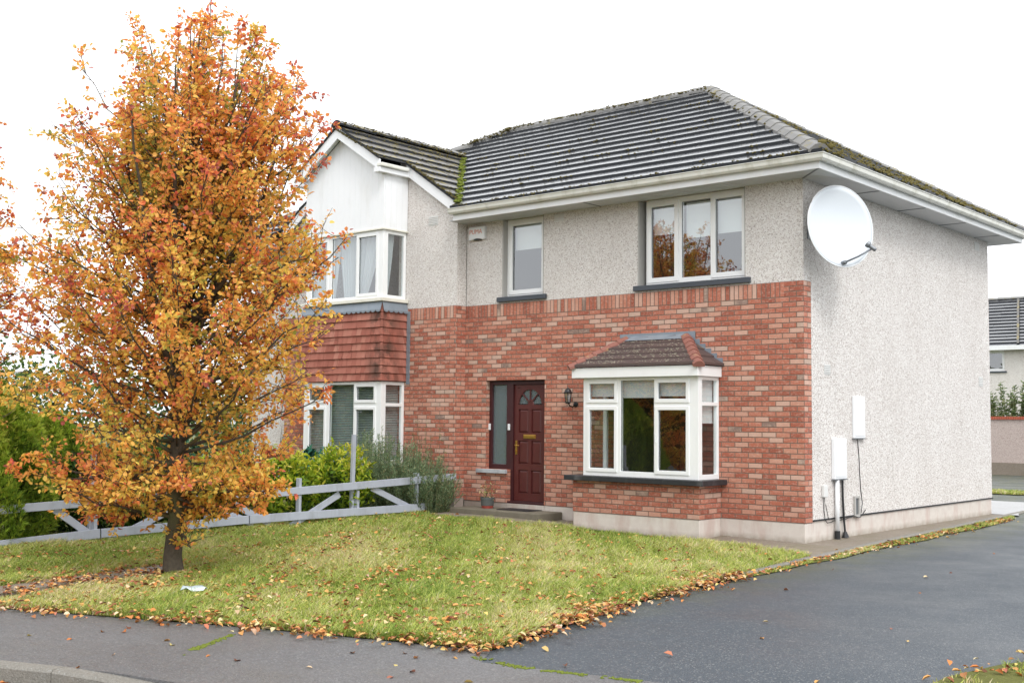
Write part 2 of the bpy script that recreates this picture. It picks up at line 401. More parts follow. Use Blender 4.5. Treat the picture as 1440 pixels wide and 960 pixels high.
# ------------------------------------------------------------------ bulk leaf meshes
def fast_mesh(name, V, F, col, mat, parent=None, k=4, smooth=False):
    me = bpy.data.meshes.new(name); nv = len(V); nf = len(F)
    me.vertices.add(nv); me.vertices.foreach_set('co', np.ascontiguousarray(V, dtype=np.float32).ravel())
    me.loops.add(nf*k); me.loops.foreach_set('vertex_index', np.ascontiguousarray(F, dtype=np.int32).ravel())
    me.polygons.add(nf); me.polygons.foreach_set('loop_start', np.arange(nf, dtype=np.int32)*k)
    me.polygons.foreach_set('loop_total', np.full(nf, k, dtype=np.int32))
    me.update(calc_edges=True)
    if col is not None:
        a = me.color_attributes.new('col', 'FLOAT_COLOR', 'POINT')
        c = np.ones((nv, 4), dtype=np.float32); c[:, :3] = col; a.data.foreach_set('color', c.ravel())
    return link(name, me, mat, parent)
def norm(a): return a/np.maximum(np.linalg.norm(a, axis=-1, keepdims=True), 1e-9)
def leaves(name, P, D, L, W, C, mat, parent=None, droop=.15, fold=.12, N=None, shape=.9):
    """oval folded leaves: P base points, D directions, L length, W width (arrays), C linear colours"""
    n = len(P); D = norm(D)
    R = N if N is not None else RNG.normal(size=(n, 3))
    S = norm(np.cross(D, R)); U = np.cross(S, D)
    L = np.broadcast_to(L, n)[:, None]; W = np.broadcast_to(W, n)[:, None]
    f = fold*W
    v = [P, P + D*L*.3 + S*W*.5*shape + U*f, P + D*L*.68 + S*W*.42 + U*f - U*L*droop*.4, P + D*L - U*L*droop,
         P + D*L*.68 - S*W*.42 + U*f - U*L*droop*.4, P + D*L*.3 - S*W*.5*shape + U*f]
    V = np.stack(v, 1).reshape(-1, 3); b = (np.arange(n)*6)[:, None]
    F = np.concatenate([b + np.array([0, 1, 2, 3]), b + np.array([0, 3, 4, 5])])
    return fast_mesh(name, V, F, np.repeat(C, 6, 0), mat, parent)
def palette(n, cols, w, jit=.12, key=None):
    cols = np.array([lin(c) for c in cols]); w = np.array(w, float); w /= w.sum()
    i = RNG.choice(len(cols), n, p=w) if key is None else np.clip(np.searchsorted(np.cumsum(w), key), 0, len(cols)-1)
    c = cols[i]*(1 + RNG.normal(size=(n, 1))*jit)*(1 + RNG.normal(size=(n, 3))*jit*.4)
    return np.clip(c, .004, .95)
def vnoise(P, s, seed=0.0):   # cheap smooth value noise 0..1
    x = P*s + seed
    return .5 + .5*np.clip((np.sin(x[:, 0]*1.7+np.sin(x[:, 1]*1.3)*1.5) * np.cos(x[:, 1]*1.9+np.sin(x[:, 2 % x.shape[1]]*1.1)*1.2) + .5*np.sin(x[:, 0]*4.1+x[:, 1]*3.3))/1.3, -1, 1)

# ------------------------------------------------------------------ terrain and setting
def sstep(a, b, x):
    t = min(1, max(0, (x-a)/(b-a))); return t*t*(3-2*t)
def H(x, y):
    return .10*sstep(-2.2, -5.2, x)*sstep(-5.5, -.8, y) + .012
def inside(poly, x, y):
    c = np.zeros(len(x), bool); n = len(poly)
    for i in range(n):
        x0, y0 = poly[i]; x1, y1 = poly[(i+1) % n]
        m = ((y0 > y) != (y1 > y)) & (x < (x1-x0)*(y-y0)/((y1-y0) if y1 != y0 else 1e-9)+x0)
        c ^= m
    return c
def sheet(name, poly, mat, zf, step=0.5, parent=None, skirt=0.0):
    xs = [p[0] for p in poly]; ys = [p[1] for p in poly]; pts = [Vector(p) for p in poly]
    edges = [(i, (i+1) % len(poly)) for i in range(len(poly))]
    if step:
        gx, gy = np.meshgrid(np.arange(min(xs), max(xs), step), np.arange(min(ys), max(ys), step)); gx = gx.ravel(); gy = gy.ravel()
        m = inside(poly, gx, gy)
        pts += [Vector((a, b)) for a, b in zip(gx[m], gy[m])]
    v, e, f, _, _, _ = geometry.delaunay_2d_cdt(pts, edges, [], 1, 1e-5)
    mb = MB(); mb.add([(p.x, p.y, zf(p.x, p.y)) for p in v], [tuple(q) for q in f])
    if skirt:
        for i, j in edges:
            a, b = poly[i], poly[j]; za, zb = zf(*a), zf(*b)
            mb.add([(a[0], a[1], za), (b[0], b[1], zb), (b[0], b[1], zb-skirt), (a[0], a[1], za-skirt)], [(0, 1, 2, 3)])
    return tag(mb.build(name, mat, parent), kind='structure')

big = MB(); big.add([(-300,-300,-.16),(300,-300,-.16),(300,300,-.16),(-300,300,-.16)], [(0,1,2,3)])
tag(big.build('ground', MAT['ground_earth']), kind='structure')
# street direction
K0 = Vector((-.39, -11.33)); kd = Vector((.934, .357)); kn = Vector((.357, -.934))   # along the kerb, and towards the road
KERB = [K0 + kd*s for s in (-14, -9, -5, -2, 0, .55, .95)]
k_in = [(p.x, p.y) for p in KERB] + [(1.1, -10.87), (2.4, -10.75), (4.2, -10.4), (7, -9.6), (12, -7.8)]
road = [(-30, -22.5), (-14, -28), (40, -10), (40, -6), (12, -7.0)] + [(7, -9.0), (1.0, -10.4), (-13.5, -16.1)]
sheet('road', [(-40,-60),(60,-60),(60,-4.5),(12,-7.3),(1.0,-10.4),(-13.4,-16.0),(-40,-26)], MAT['road_asphalt'], lambda x, y: -.118, 0)
lawn_front = [(1.84,-8.69),(-.43,-9.41),(-2.59,-10.28),(-9.5,-12.9)]
pave = [(3.6,-8.66),(2.07,-9.05)] + [(p[0], p[1]) for p in lawn_front] + [(-13.6,-14.4)] + [(p[0], p[1]) for p in k_in] + [(12.4,-6.0),(7,-7.6)]
sheet('pavement', pave, MAT['pavement_asphalt'], lambda x, y: .004, 0, skirt=.02)
kb = MB()
kz = [0, 0, 0, 0, 0, 0, -.02, -.035, -.07, -.09, -.09, -.09]
# street kerb blocks
def kerb_run(pts, zs, w):
    out = MB(); acc = 0
    for i in range(len(pts)-1):
        a = Vector(pts[i]); b = Vector(pts[i+1]); L = (b-a).length; n = max(1, round(L/.9)); d = (b-a)/L; nn = Vector((d.y, -d.x))
        for k in range(n):
            p = a + d*(L*k/n+.003); q = a + d*(L*(k+1)/n-.003); z0 = zs[i]+(zs[i+1]-zs[i])*k/n; z1 = zs[i]+(zs[i+1]-zs[i])*(k+1)/n
            o = nn*w; ch = nn*(w-.018)
            out.add([(p.x,p.y,z0+.012),(q.x,q.y,z1+.012),(q.x+ch.x,q.y+ch.y,z1+.010),(p.x+ch.x,p.y+ch.y,z0+.010),
                     (p.x+o.x,p.y+o.y,z0-.008),(q.x+o.x,q.y+o.y,z1-.008),(p.x+o.x,p.y+o.y,-.2),(q.x+o.x,q.y+o.y,-.2),(p.x,p.y,-.2),(q.x,q.y,-.2)],
                    [(0,1,2,3),(3,2,5,4),(4,5,7,6),(0,3,4,6,8),(1,9,7,5,2),(0,8,9,1)])
    return out
tag(kerb_run(k_in, kz, .13).build('street_kerb', MAT['kerb_concrete']), kind='structure')
# driveway asphalt: round the right of the house and the lane behind it
drive = [(3.6,-8.66),(7,-7.6),(12.4,-6.0),(30,0),(30,26.4),(-16,26.4),(-16,8.1),(.3,8.1),(.6,6.3),(.9,2),(1.0,-.7),(1.1,-3.8),(1.3,-5.9),(1.6,-7.5),(1.84,-8.69),(2.07,-9.05)]
sheet('driveway', drive, MAT['driveway_asphalt'], lambda x, y: 0.0, 0)
LAWN = [(1.84,-8.69),(1.58,-7.5),(1.30,-6.0),(1.12,-4.4),(1.02,-3.4),(.86,-1.95),(.74,-1.32),(.25,-1.16),(-.6,-.86),(-1.25,-.80),(-3.8,-.86),(-4.2,-1.15),(-5.4,-1.25),(-6.55,-1.1),(-6.62,-.3),(-11.5,-.3),(-11.5,-12.9+.0)] + lawn_front[::-1][:-1]
sheet('lawn', LAWN, MAT['lawn'], lambda x, y: H(x, y), .5)
PATH = [(.74,-1.32),(.86,-1.95),(.95,-1.9),(.70,1.45),(.56,4.3),(.33,8.1),(-.3,8.1),(-.02,7.7),(-.02,.05),(-6.5,.05),(-6.55,-1.1),(-5.4,-1.25),(-4.2,-1.15),(-3.8,-.86),(-1.25,-.80),(-.6,-.86),(.25,-1.16)]
sheet('path', PATH, MAT['path_concrete'], lambda x, y: H(x, y)+.012, .5)
PATIO = [(.5,7.6),(.33,8.1),(.1,9.4),(-.6,11.6),(-12,11.6),(-12,7.6)]
sheet('patio', PATIO, MAT['patio_concrete'], lambda x, y: .03, 0)
ED = [(1.05,-3.87),(.86,-1.93),(.60,1.45),(.46,4.3),(.2,8.8)]
tag(kerb_run(ED, [.03]*5, .07).build('driveway_edging_kerb', MAT['kerb_concrete']), kind='structure')
STRIP = [(1.12,-4.2),(.94,-1.95),(.68,1.45),(.54,4.3),(.36,7.6),(.62,7.0),(.80,5.2),(.86,4.3),(.84,3.0),(.98,1.9),(.95,.9),(.99,-.3),(1.10,-1.1),(1.06,-2.1),(1.16,-3.0),(1.15,-3.9)]
sheet('verge_strip', STRIP, MAT['lawn'], lambda x, y: .010, 0)
VERGE = [(4.75,-8.1),(4.72,-7.3),(4.86,-6.6),(5.2,-5.9),(6.4,-4.6),(9,-2.6),(14,.6),(14,-4.9),(7,-7.45)]
sheet('right_verge', VERGE, MAT['lawn'], lambda x, y: .02, 0)
BACKG = [(-3.4,14.6),(-1.7,14.5),(-1.3,15.1),(-1.9,15.9),(-3.6,16.0)]
sheet('back_verge', BACKG, MAT['lawn'], lambda x, y: .02, 0)
# thin concrete edging across the left lawn (plot boundary)
sheet('garden_edging', [(-3.12,-10.5),(-3.52,-10.65),(-4.06,-7.7),(-4.3,-5.6),(-4.16,-5.55),(-3.70,-7.9)], MAT['path_concrete'], lambda x, y: .045, 0, skirt=.04)

# ---- grass
def grass(name, poly, n, hmin, hmax, width=.0055, label=None, zf=H, extra=None, avoid=None, bias=True):
    xs = [p[0] for p in poly]; ys = [p[1] for p in poly]
    cam = np.array([7.7, -15.3])
    P = np.zeros((0, 2))
    while len(P) < n:
        q = np.stack([RNG.uniform(min(xs), max(xs), n*3), RNG.uniform(min(ys), max(ys), n*3)], 1)
        q = q[inside(poly, q[:, 0], q[:, 1])]
        if bias:
            d = np.linalg.norm(q-cam, axis=1); q = q[RNG.random(len(q)) < np.clip((9.5/d)**1.6, 0, 1)]
        if avoid is not None: q = q[~inside(avoid, q[:, 0], q[:, 1])]
        P = np.concatenate([P, q])
    P = P[:n]
    if name != 'lawn_grass': P = P[vnoise(P, 2.3, 5.0)+.35*vnoise(P, 9.0, 1.0) > .52]; n = len(P)
    cl = vnoise(P, 1.1, 3.1); cl2 = vnoise(P, 3.7, 8.2); cl3 = vnoise(P, .55, 1.7)
    h = (hmin + (hmax-hmin)*(.25*RNG.random(n) + .45*cl*RNG.random(n)*1.6 + .3*cl2))
    az = RNG.random(n)*2*PI + (cl2-.5)*3; lean = RNG.uniform(.15, 1.0, n)*h*(1+cl)
    z = np.array([zf(a, b) for a, b in P])
    B = np.stack([P[:, 0], P[:, 1], z-.005], 1)
    d = np.stack([np.cos(az), np.sin(az), np.zeros(n)], 1); s = np.stack([-np.sin(az+.7), np.cos(az+.7), np.zeros(n)], 1)
    w = (width*RNG.uniform(.7, 1.5, n))[:, None]*.5
    M = B + d*lean[:, None]*.35 + np.array([0, 0, 1])*h[:, None]*.6; T = B + d*lean[:, None] + np.array([0, 0, 1])*h[:, None]
    V = np.stack([B-s*w, B+s*w, M+s*w*.9, M-s*w*.9, T+s*w*.25, T-s*w*.25], 1).reshape(-1, 3)
    b = (np.arange(n)*6)[:, None]
    F = np.concatenate([b+np.array([0, 1, 2, 3]), b+np.array([3, 2, 4, 5])])
    key = np.clip(.55*cl3 + .30*cl2 + RNG.normal(size=n)*.28 + .13, 0, .999)
    C = palette(n, [(108,136,60),(142,162,72),(170,182,86),(192,194,106),(208,200,138),(214,198,160)], [.14,.25,.26,.18,.11,.06], .12, key)
    o = fast_mesh(name, V, F, np.repeat(C, 6, 0), MAT['grass'])
    return tag(o, label, 'grass', kind='stuff')
grass('lawn_grass', [p if p[0] > -9 else (-9, p[1]) for p in LAWN], 400000, .02, .115, .0062, 'green and straw coloured grass of the front lawn',
      avoid=[(-2.85,-10.5),(-3.56,-10.7),(-4.1,-7.7),(-3.42,-7.9)])
grass('strip_grass', STRIP, 9000, .01, .05, .006, 'thin mossy grass along the driveway edging', zf=lambda x, y: .01)
grass('verge_grass', VERGE, 22000, .02, .07, .006, 'short grass of the verge at the right of the driveway', zf=lambda x, y: .02)
grass('back_grass', BACKG, 3000, .03, .09, .014, 'grass tuft on the lane behind the house', zf=lambda x, y: .02, bias=False)

# ---- fallen leaves
def near_line(pts, n, spread, side=0.0):
    pts = np.array(pts); seg = np.linalg.norm(np.diff(pts, axis=0), axis=1); cum = np.concatenate([[0], np.cumsum(seg)])
    t = RNG.random(n)*cum[-1]; t = t + .12*np.sin(t*7)+.2*np.sin(t*2.3); t = np.clip(t, 0, cum[-1]-1e-6)
    i = np.searchsorted(cum, t, 'right')-1; i = np.clip(i, 0, len(seg)-1)
    d = (pts[i+1]-pts[i])/seg[i][:, None]; nn = np.stack([d[:, 1], -d[:, 0]], 1)
    return pts[i] + d*(t-cum[i])[:, None] + nn*(RNG.normal(size=(n, 1))*spread+side)
Q = []
Q.append((near_line([(1.84,-8.69),(1.58,-7.5),(1.30,-6.0),(1.12,-4.4),(1.02,-3.4)], 1900, .15, -.07), .022, .075))
Q.append((near_line([(-9,-12.7),(-2.59,-10.28),(-.43,-9.41),(1.84,-8.69)], 1300, .10, .05), .02, .065))
Q.append((near_line([(1.9,-8.75),(1.2,-8.6),(.7,-8.3)], 420, .22, 0), .022, .07))
Q.append((near_line([(1.08,-3.6),(.98,-1.95),(.86,1.45),(.74,4.3),(.6,7)], 600, .085, -.01), .012, .035))
Q.append((near_line([(-3.1,-10.3),(-3.5,-8.9),(-3.9,-7.6),(-4.5,-5.5),(-5.2,-4.0)], 700, .2, 0), .03, .07))
Q.append((near_line([(-.9,-11.6),(.3,-11.14)], 75, .09, .2), -.112, -.07))
Q.append((near_line([(4.78,-7.6),(5.0,-6.2),(6,-4.9)], 90, .12, 0), .03, .06))
q = np.stack([RNG.uniform(-7, 1.8, 22000), RNG.uniform(-11.8, -1.0, 22000)], 1); q = q[inside(LAWN, q[:, 0], q[:, 1])]
dd = np.linalg.norm(q-np.array([-2.2, -8.2]), axis=1); q = q[RNG.random(len(q)) < np.clip((.14+.52*np.exp(-(dd/3.4)**2))*(.3+1.5*vnoise(q, 2.4, 6.0)), 0, 1)]
Q.append((q, .028, .085))
q = np.stack([RNG.uniform(.8, 4.6, 28), RNG.uniform(-10.3, 2, 28)], 1); Q.append((q, .006, .012))
q = near_line([(-4,-11.6),(2,-9.6)], 30, .35); Q.append((q, .010, .015))
P = np.concatenate([a for a, _, _ in Q]); Z = np.concatenate([RNG.uniform(l, h, len(a)) for a, l, h in Q]); n = len(P)
Z = Z + np.array([H(x, y)-.012 if inside(LAWN, np.array([x]), np.array([y]))[0] else 0 for x, y in P])
az = RNG.random(n)*2*PI; D = np.stack([np.cos(az), np.sin(az), RNG.normal(size=n)*.22], 1)
up = np.stack([RNG.normal(size=n)*.3, RNG.normal(size=n)*.3, np.ones(n)], 1)
C = palette(n, [(192,124,70),(204,152,92),(206,178,112),(160,108,74),(114,76,58),(216,190,152),(184,118,90)], [.19,.21,.16,.14,.09,.13,.08], .14)
L = RNG.uniform(.034, .068, n)
tag(leaves('fallen_leaves', np.column_stack([P, Z]), D, L, L*RNG.uniform(.6, .85, n), C, MAT['dry_leaf'], N=up, droop=.25, fold=.2),
    'fallen orange and brown leaves strewn over lawn and edges', 'fallen leaves', kind='stuff')
# moss line across the pavement joints
def mossline(name, pts, n, spread, label, r=(.006, .014), z=.006, cols=None):
    q = near_line(pts, n, spread); mb = MB()
    for a in q:
        if mnoise.noise(Vector((a[0]*5, a[1]*5, 0))) > -.25: mb.blob((a[0], a[1], z), random.uniform(*r), .35)
    return tag(mb.build(name, MAT['moss_green'] if cols is None else cols, smooth=True), label, 'moss', kind='stuff')
mossline('joint_moss', [(-.08,-9.6),(.32,-10.35)], 420, .016, 'bright moss in the joint across the pavement')
mossline('drive_moss', [(1.9,-8.95),(2.4,-9.0),(3.25,-8.78)], 700, .02, 'moss line where driveway meets pavement')

# ------------------------------------------------------------------ the house
house = thing('semi_detached_house', 'two storey semi-detached house, red brick below and grey pebbledash above, grey tiled hip roof', 'house')
def front(y0): return lambda u, z, v: (u, y0+v, z)
def rside(x0): return lambda u, z, v: (x0-v, u, z)      # faces +x
def lside(x0): return lambda u, z, v: (x0+v, u, z)      # faces -x
DX0, DX1, DXM = -6.086, -4.76, -5.58
W1 = (-5.743, -4.81, 3.83, 5.23); W2 = (-2.87, -.94, 3.83, 5.23)
mb = MB()
mb.plate((-6.6, 0), (.30, 3.75), [(DX0, DXM, .87, 2.41), (DXM, DX1, 0, 2.41), (-3.42, -1.46, .87, 2.385)], 0, .225, front(0))
mb.build('brick_front_wall', MAT['brick'], house)
mb = MB()
mb.plate((-11.4, -6.6), (.34, 3.75), [(-9.95, -8.1, .9, 2.34)], 0, .5, front(-.25))
mb.build('projecting_brick_wall', MAT['brick'], house)
# pebbledash
mb = MB()
mb.plate((-6.6, -.004), (3.75, 5.45), [W1, W2], 0, .22, front(.010))
mb.plate((.0, 7.64), (3.75, 5.45), [], 0, .01, rside(.0))
mb.plate((.226, 7.64), (.33, 3.75), [], 0, .2, rside(.0))
mb.box(-12.8, -.21, 7.42, 7.64, .3, 5.45)
mb.box(-12.8, -12.6, -.0, 7.42, .3, 5.45); mb.box(-12.6, -11.4, 0, .22, .3, 5.45)
mb.build('pebbledash_wall', MAT['pebbledash'], house)
mb = MB()
gz = lambda x: 7.22 - .66*abs(x+9.0)          # gable roof plane
for sgn in (1, -1):
    X = lambda a: -9.0 + sgn*a
    mb = MB(); mb.prism([(X(2.4), -.24, 3.75), (X(2.4), -.24, gz(X(2.4))-.03), (X(.9), -.24, gz(X(.9))-.03), (X(.9), -.24, 3.75)], (0, .24, 0))
    mb.build('projecting_pebbledash_wall', MAT['pebbledash'], house)
mb = MB()      # drip at the foot of the dash, coloured black as its shadow line
mb.box(-.012, .012, .232, 7.66, .315, .338)
mb.build('dash_drip_shadow', MAT['black_metal'], house)
# plinth
mb = MB()
mb.plate((-6.6, -.006), (-.1, .30), [(DXM, DX1, .2, .4)], 0, .2, front(.006))
mb.box(-.24, -.008, .206, 7.63, -.1, .325)
mb.box(-11.4, -6.6, -.244, 0, -.1, .34)
mb.box(-3.675, -1.368, -.594, .0, -.1, .30)
mb.build('plinth', MAT['plinth'], house, bevel=.01)
mb = MB(); mb.box(-12.6, -.3, .4, 7.3, 2.55, 2.75); mb.build('intermediate_floor', MAT['room'], house)
mb = MB()
for x0, x1, y0, y1, z0, z1 in ((-6.5, -3.95, .24, 2.2, .3, 2.5), (-3.75, -1.2, .24, 2.6, .3, 2.5), (-6.3, -4.2, .24, 2.4, 2.8, 5.4), (-3.3, -.5, .24, 2.4, 2.8, 5.4),
                               (-10.6, -7.4, .26, 2.6, .3, 2.5), (-10.6, -7.4, .01, 2.6, 2.8, 5.2)):
    v = [(x0,y0,z0),(x1,y0,z0),(x1,y1,z0),(x0,y1,z0),(x0,y0,z1),(x1,y0,z1),(x1,y1,z1),(x0,y1,z1)]
    mb.add(v, [(3,2,1,0),(4,5,6,7),(1,2,6,5),(2,3,7,6),(3,0,4,7)])
mb.build('interior_room', MAT['room'], house, fix=False)

# ---- window maker
def window(parent, name, mp, u0, u1, z0, z1, lights, depth=.07, fr=.05, mat='upvc', pane='glass', sash=.045, label=None, frame_name='frame'):
    """lights: (u0,u1,z0,z1,opening?) clear holes in the outer frame"""
    w = MB(); w.plate((u0, u1), (z0, z1), [l[:4] for l in lights], 0, depth, mp)
    wo = w.build(name, MAT[mat], parent, bevel=.005)
    if label: wo['label'] = label
    for (a, b, c, d, op) in lights:
        g = (a, b, c, d)
        if op:
            s = MB(); s.plate((a-.012, b+.012), (c-.012, d+.012), [(a+sash, b-sash, c+sash, d-sash)], -.014, .03, mp)
            s.build('sash', MAT[mat], wo, bevel=.005); g = (a+sash, b-sash, c+sash, d-sash)
        p = MB(); p.add([mp(g[0]-.004, g[2]-.004, .022), mp(g[1]+.004, g[2]-.004, .022), mp(g[1]+.004, g[3]+.004, .022), mp(g[0]-.004, g[3]+.004, .022)], [(0, 1, 2, 3)])
        p.build('pane', MAT[pane], wo)
        gk = MB(); gk.plate((g[0]-.001, g[1]+.001), (g[2]-.001, g[3]+.001), [(g[0]+.006, g[1]-.006, g[2]+.006, g[3]-.006)], .016, .03, mp)
        gk.build('gasket', MAT['cable_black'] if False else MAT['grey_metal'], wo)
    return wo
def blind(parent, mp, u0, u1, z0, z1, v, mat='blind_white', name='roller_blind'):
    b = MB(); b.plate((u0, u1), (z0, z1), [], v, v+.004, mp); b.plate((u0, u1), (z0-.025, z0), [], v-.004, v+.01, mp); return b.build(name, MAT[mat], parent)

# upstairs windows of the recessed front
f1 = front(.105)
w = window(house, 'window', f1, -5.712, W1[1], 3.86, 5.222, [(-5.655, -4.865, 3.915, 5.175, True)], sash=.064, label='narrow white window above the front door')
blind(w, f1, -5.62, -4.90, 4.72, 5.13, .12)
s = MB(); s.box(-5.83, -4.735, -.045, .30, 3.775, 3.858); s.build('sill', MAT['slate_sill'], w, bevel=.006)
w = window(house, 'window', f1, -2.775, W2[1], 3.86, 5.222,
           [(-2.738, -2.178, 3.915, 5.175, True), (-2.11, -1.596, 3.95, 5.14, False), (-1.565, -.985, 3.915, 5.175, True)], sash=.064, label='wide three-light white window at the right upstairs')
blind(w, f1, -2.70, -2.2, 4.70, 5.13, .12); blind(w, f1, -2.10, -1.60, 4.60, 5.13, .12); blind(w, f1, -1.53, -1.02, 4.62, 5.13, .12)
s = MB(); s.box(-2.93, -.85, -.045, .30, 3.775, 3.858); s.build('sill', MAT['slate_sill'], w, bevel=.006)
for q in (W1, W2):
    rv = MB(); rv.box(q[0], q[0]+.028, .004, .22, 3.858, 5.22); rv.build('window_reveal', MAT['reveal'], house)
    rv = MB(); rv.box(q[1]-.012, q[1], .004, .104, 3.858, 5.22); rv.build('window_reveal', MAT['reveal'], house)

# ---- door and side light
fd = front(.085)
fr_ = MB(); fr_.plate((DX0+.004, DX1-.004), (.30, 2.406), [(DX0+.07, DXM-.10, .955, 2.335), (DXM+.05, DX1-.06, .335, 2.335), (DX0-.1, DXM-.045, .0, .87)], 0, .09, fd)
door_frame = fr_.build('door_frame', MAT['mahogany_dark'], house, bevel=.004)
p = MB(); p.box(DX0+.066, DXM-.096, .125, .13, .95, 2.34); p.build('side_pane', MAT['glass_obscure'], door_frame)
for u, z in ((DXM-.035, 1.60), (DX0+.02, 1.60)):
    bl = MB(); bl.box(u-.022, u+.022, .062, .084, z-.055, z+.055); bl.build('bell_push', MAT['box_white'], door_frame, bevel=.006)
a, b = DXM+.053, DX1-.063; cx = (a+b)/2; wd = b-a; dm = MB(); y0 = .115
pan = [(a+.10, cx-.035, 1.50, 1.91), (cx+.035, b-.10, 1.50, 1.91), (a+.10, cx-.035, .97, 1.37), (cx+.035, b-.10, .97, 1.37), (a+.10, cx-.035, .47, .87), (cx+.035, b-.10, .47, .87)]
fz, R_ = 2.00, .25
dm.plate((a, b), (.34, 2.332), pan + [(cx-R_-.02, cx+R_+.02, fz-.01, fz+R_+.03)], 0, .045, front(y0))
for q in pan:       # raised field of each panel
    dm.box(q[0]-.002, q[1]+.002, y0+.022, y0+.04, q[2]-.002, q[3]+.002)
    x0, x1, z0, z1 = q[0]+.035, q[1]-.035, q[2]+.035, q[3]-.035
    dm.add([(q[0]+.012, y0+.021, q[2]+.012), (q[1]-.012, y0+.021, q[2]+.012), (q[1]-.012, y0+.021, q[3]-.012), (q[0]+.012, y0+.021, q[3]-.012),
            (x0, y0+.006, z0), (x1, y0+.006, z0), (x1, y0+.006, z1), (x0, y0+.006, z1)], [(4,5,6,7),(0,1,5,4),(1,2,6,5),(2,3,7,6),(3,0,4,7)])
# spandrel round the fan light: strip between the arch and the rectangular hole
N_ = 20
for k in range(N_):
    t0, t1 = PI*k/N_, PI*(k+1)/N_
    def out(t):
        c, s_ = math.cos(t), math.sin(t); e = min((R_+.021)/max(abs(c), 1e-6), (R_+.031)/max(s_, 1e-6)); return (cx+c*e, fz+s_*e)
    for r0, r1 in ((1, 1),):
        i0 = (cx+math.cos(t0)*R_, fz+math.sin(t0)*R_); i1 = (cx+math.cos(t1)*R_, fz+math.sin(t1)*R_); o0 = out(t0); o1 = out(t1)
        dm.add([(i0[0], y0+.001, i0[1]), (i1[0], y0+.001, i1[1]), (o1[0], y0+.001, o1[1]), (o0[0], y0+.001, o0[1]), (i0[0], y0+.03, i0[1]), (i1[0], y0+.03, i1[1])], [(0,1,2,3),(0,4,5,1)])
door = dm.build('front_door', MAT['mahogany'], house); door['label'] = 'dark red panelled front door with a fan light'
g = MB(); g.add([(cx+math.cos(PI*k/16)*(R_+.01), y0+.025, fz+math.sin(PI*k/16)*(R_+.01)) for k in range(17)], [tuple(range(17))]); g.build('fan_light', MAT['glass_obscure'], door)
g = MB()
for t in (PI/4, PI/2, 3*PI/4): g.beam((cx+.05*math.cos(t), y0+.012, fz+.05*math.sin(t)), (cx+R_*math.cos(t), y0+.012, fz+R_*math.sin(t)), .022, .02, up=(0, 1, 0))
g.lathe((cx, y0+.022, fz+.0), [(.075, 0), (.06, .012)], 16, axis=(0, -1, 0)); g.build('glazing_bar', MAT['mahogany'], door)
g = MB(); g.box(cx-.135, cx+.135, y0-.012, y0+.002, 1.405, 1.475); g.box(cx-.115, cx+.115, y0-.018, y0-.011, 1.42, 1.46); g.build('letterbox', MAT['brass'], door, bevel=.004)
g = MB(); g.box(a+.035, a+.075, y0-.01, y0, 1.13, 1.37); g.tube([(a+.055, y0-.01, 1.29), (a+.055, y0-.045, 1.29), (a+.155, y0-.05, 1.285)], .009, 8)
g.lathe((a+.055, y0-.01, 1.19), [(.012, 0), (.01, .02)], 10, axis=(0, -1, 0)); g.build('handle', MAT['brass'], door, bevel=.002)
g = MB(); g.box(DXM+.0, DX1-.004, .0, .16, .296, .332); g.build('threshold', MAT['mahogany_dark'], door, bevel=.004)
g = MB(); g.box(DXM, DX1+.0, -.01, .21, .175, .294); g.build('door_sill', MAT['plinth'], house, bevel=.006)
g = MB(); g.box(-6.27, -5.585, -.055, .09, .80, .868); g.build('side_light_sill', MAT['worn_sill'], house, bevel=.005)
# concrete step, standing on the path
g = MB(); g.box(-6.35, -4.36, -.62, -.002, .0, .215); st = g.build('door_step', MAT['step_concrete'], None, bevel=.015); tag(st, 'weathered concrete step in front of the red door', 'step')
g = MB(); g.box(-5.45, -4.75, -.42, -.06, .2165, .228); tag(g.build('door_mat', MAT['cable_black'], None, bevel=.004), 'dark thin door mat lying on the concrete step', 'mat')

# ---- our bay window
YB = -.60
g = MB(); g.plate((-3.68, -1.363), (.30, .79), [], 0, .3, front(YB)); g.plate((YB+.3, 0), (.30, .79), [], 0, .1, rside(-1.363)); g.plate((YB+.3, 0), (.30, .79), [], 0, .1, lside(-3.68))
base = g.build('bay_base', MAT['brick'], house)
g = MB(); g.box(-3.79, -1.25, YB-.10, -.004, .79, .868); g.build('bay_sill', MAT['black_sill'], house, bevel=.008)
YW = -.575
def bar(a_, b_): return a_, b_
lt = [(-3.42, -2.853, .945, 1.933, True), (-3.42, -2.853, 2.01, 2.34, True), (-2.78, -2.17, .955, 2.34, False), (-2.138, -1.558, .945, 1.933, True), (-2.138, -1.558, 2.01, 2.34, True)]
bay = window(house, 'bay_window', front(YW), -3.50, -1.39, .87, 2.384, lt, sash=.045, label='white square bay window beside the front door')
for mp, nm in ((rside(-1.39), 'r'), (lside(-3.50), 'l')):
    q = MB(); L_ = [(YW+.10, -.05, .945, 1.955), (YW+.10, -.05, 2.01, 2.335)]; q.plate((YW+.072, -.003), (.87, 2.384), L_, 0, .07, mp)
    q.build('side_frame', MAT['upvc'], bay, bevel=.005)
    for l in L_:
        p = MB(); p.add([mp(l[0]-.003, l[2]-.003, .03), mp(l[1]+.003, l[2]-.003, .03), mp(l[1]+.003, l[3]+.003, .03), mp(l[0]-.003, l[3]+.003, .03)], [(0,1,2,3)]); p.build('side_pane', MAT['glass'], bay)
blind(bay, front(YW), -3.40, -2.86, 2.12, 2.35, .10); blind(bay, front(YW), -2.83, -2.15, 2.10, 2.35, .10); blind(bay, front(YW), -2.12, -1.56, 2.12, 2.35, .10)
blind(bay, rside(-1.39), YW+.12, -.02, 1.72, 2.35, .10)
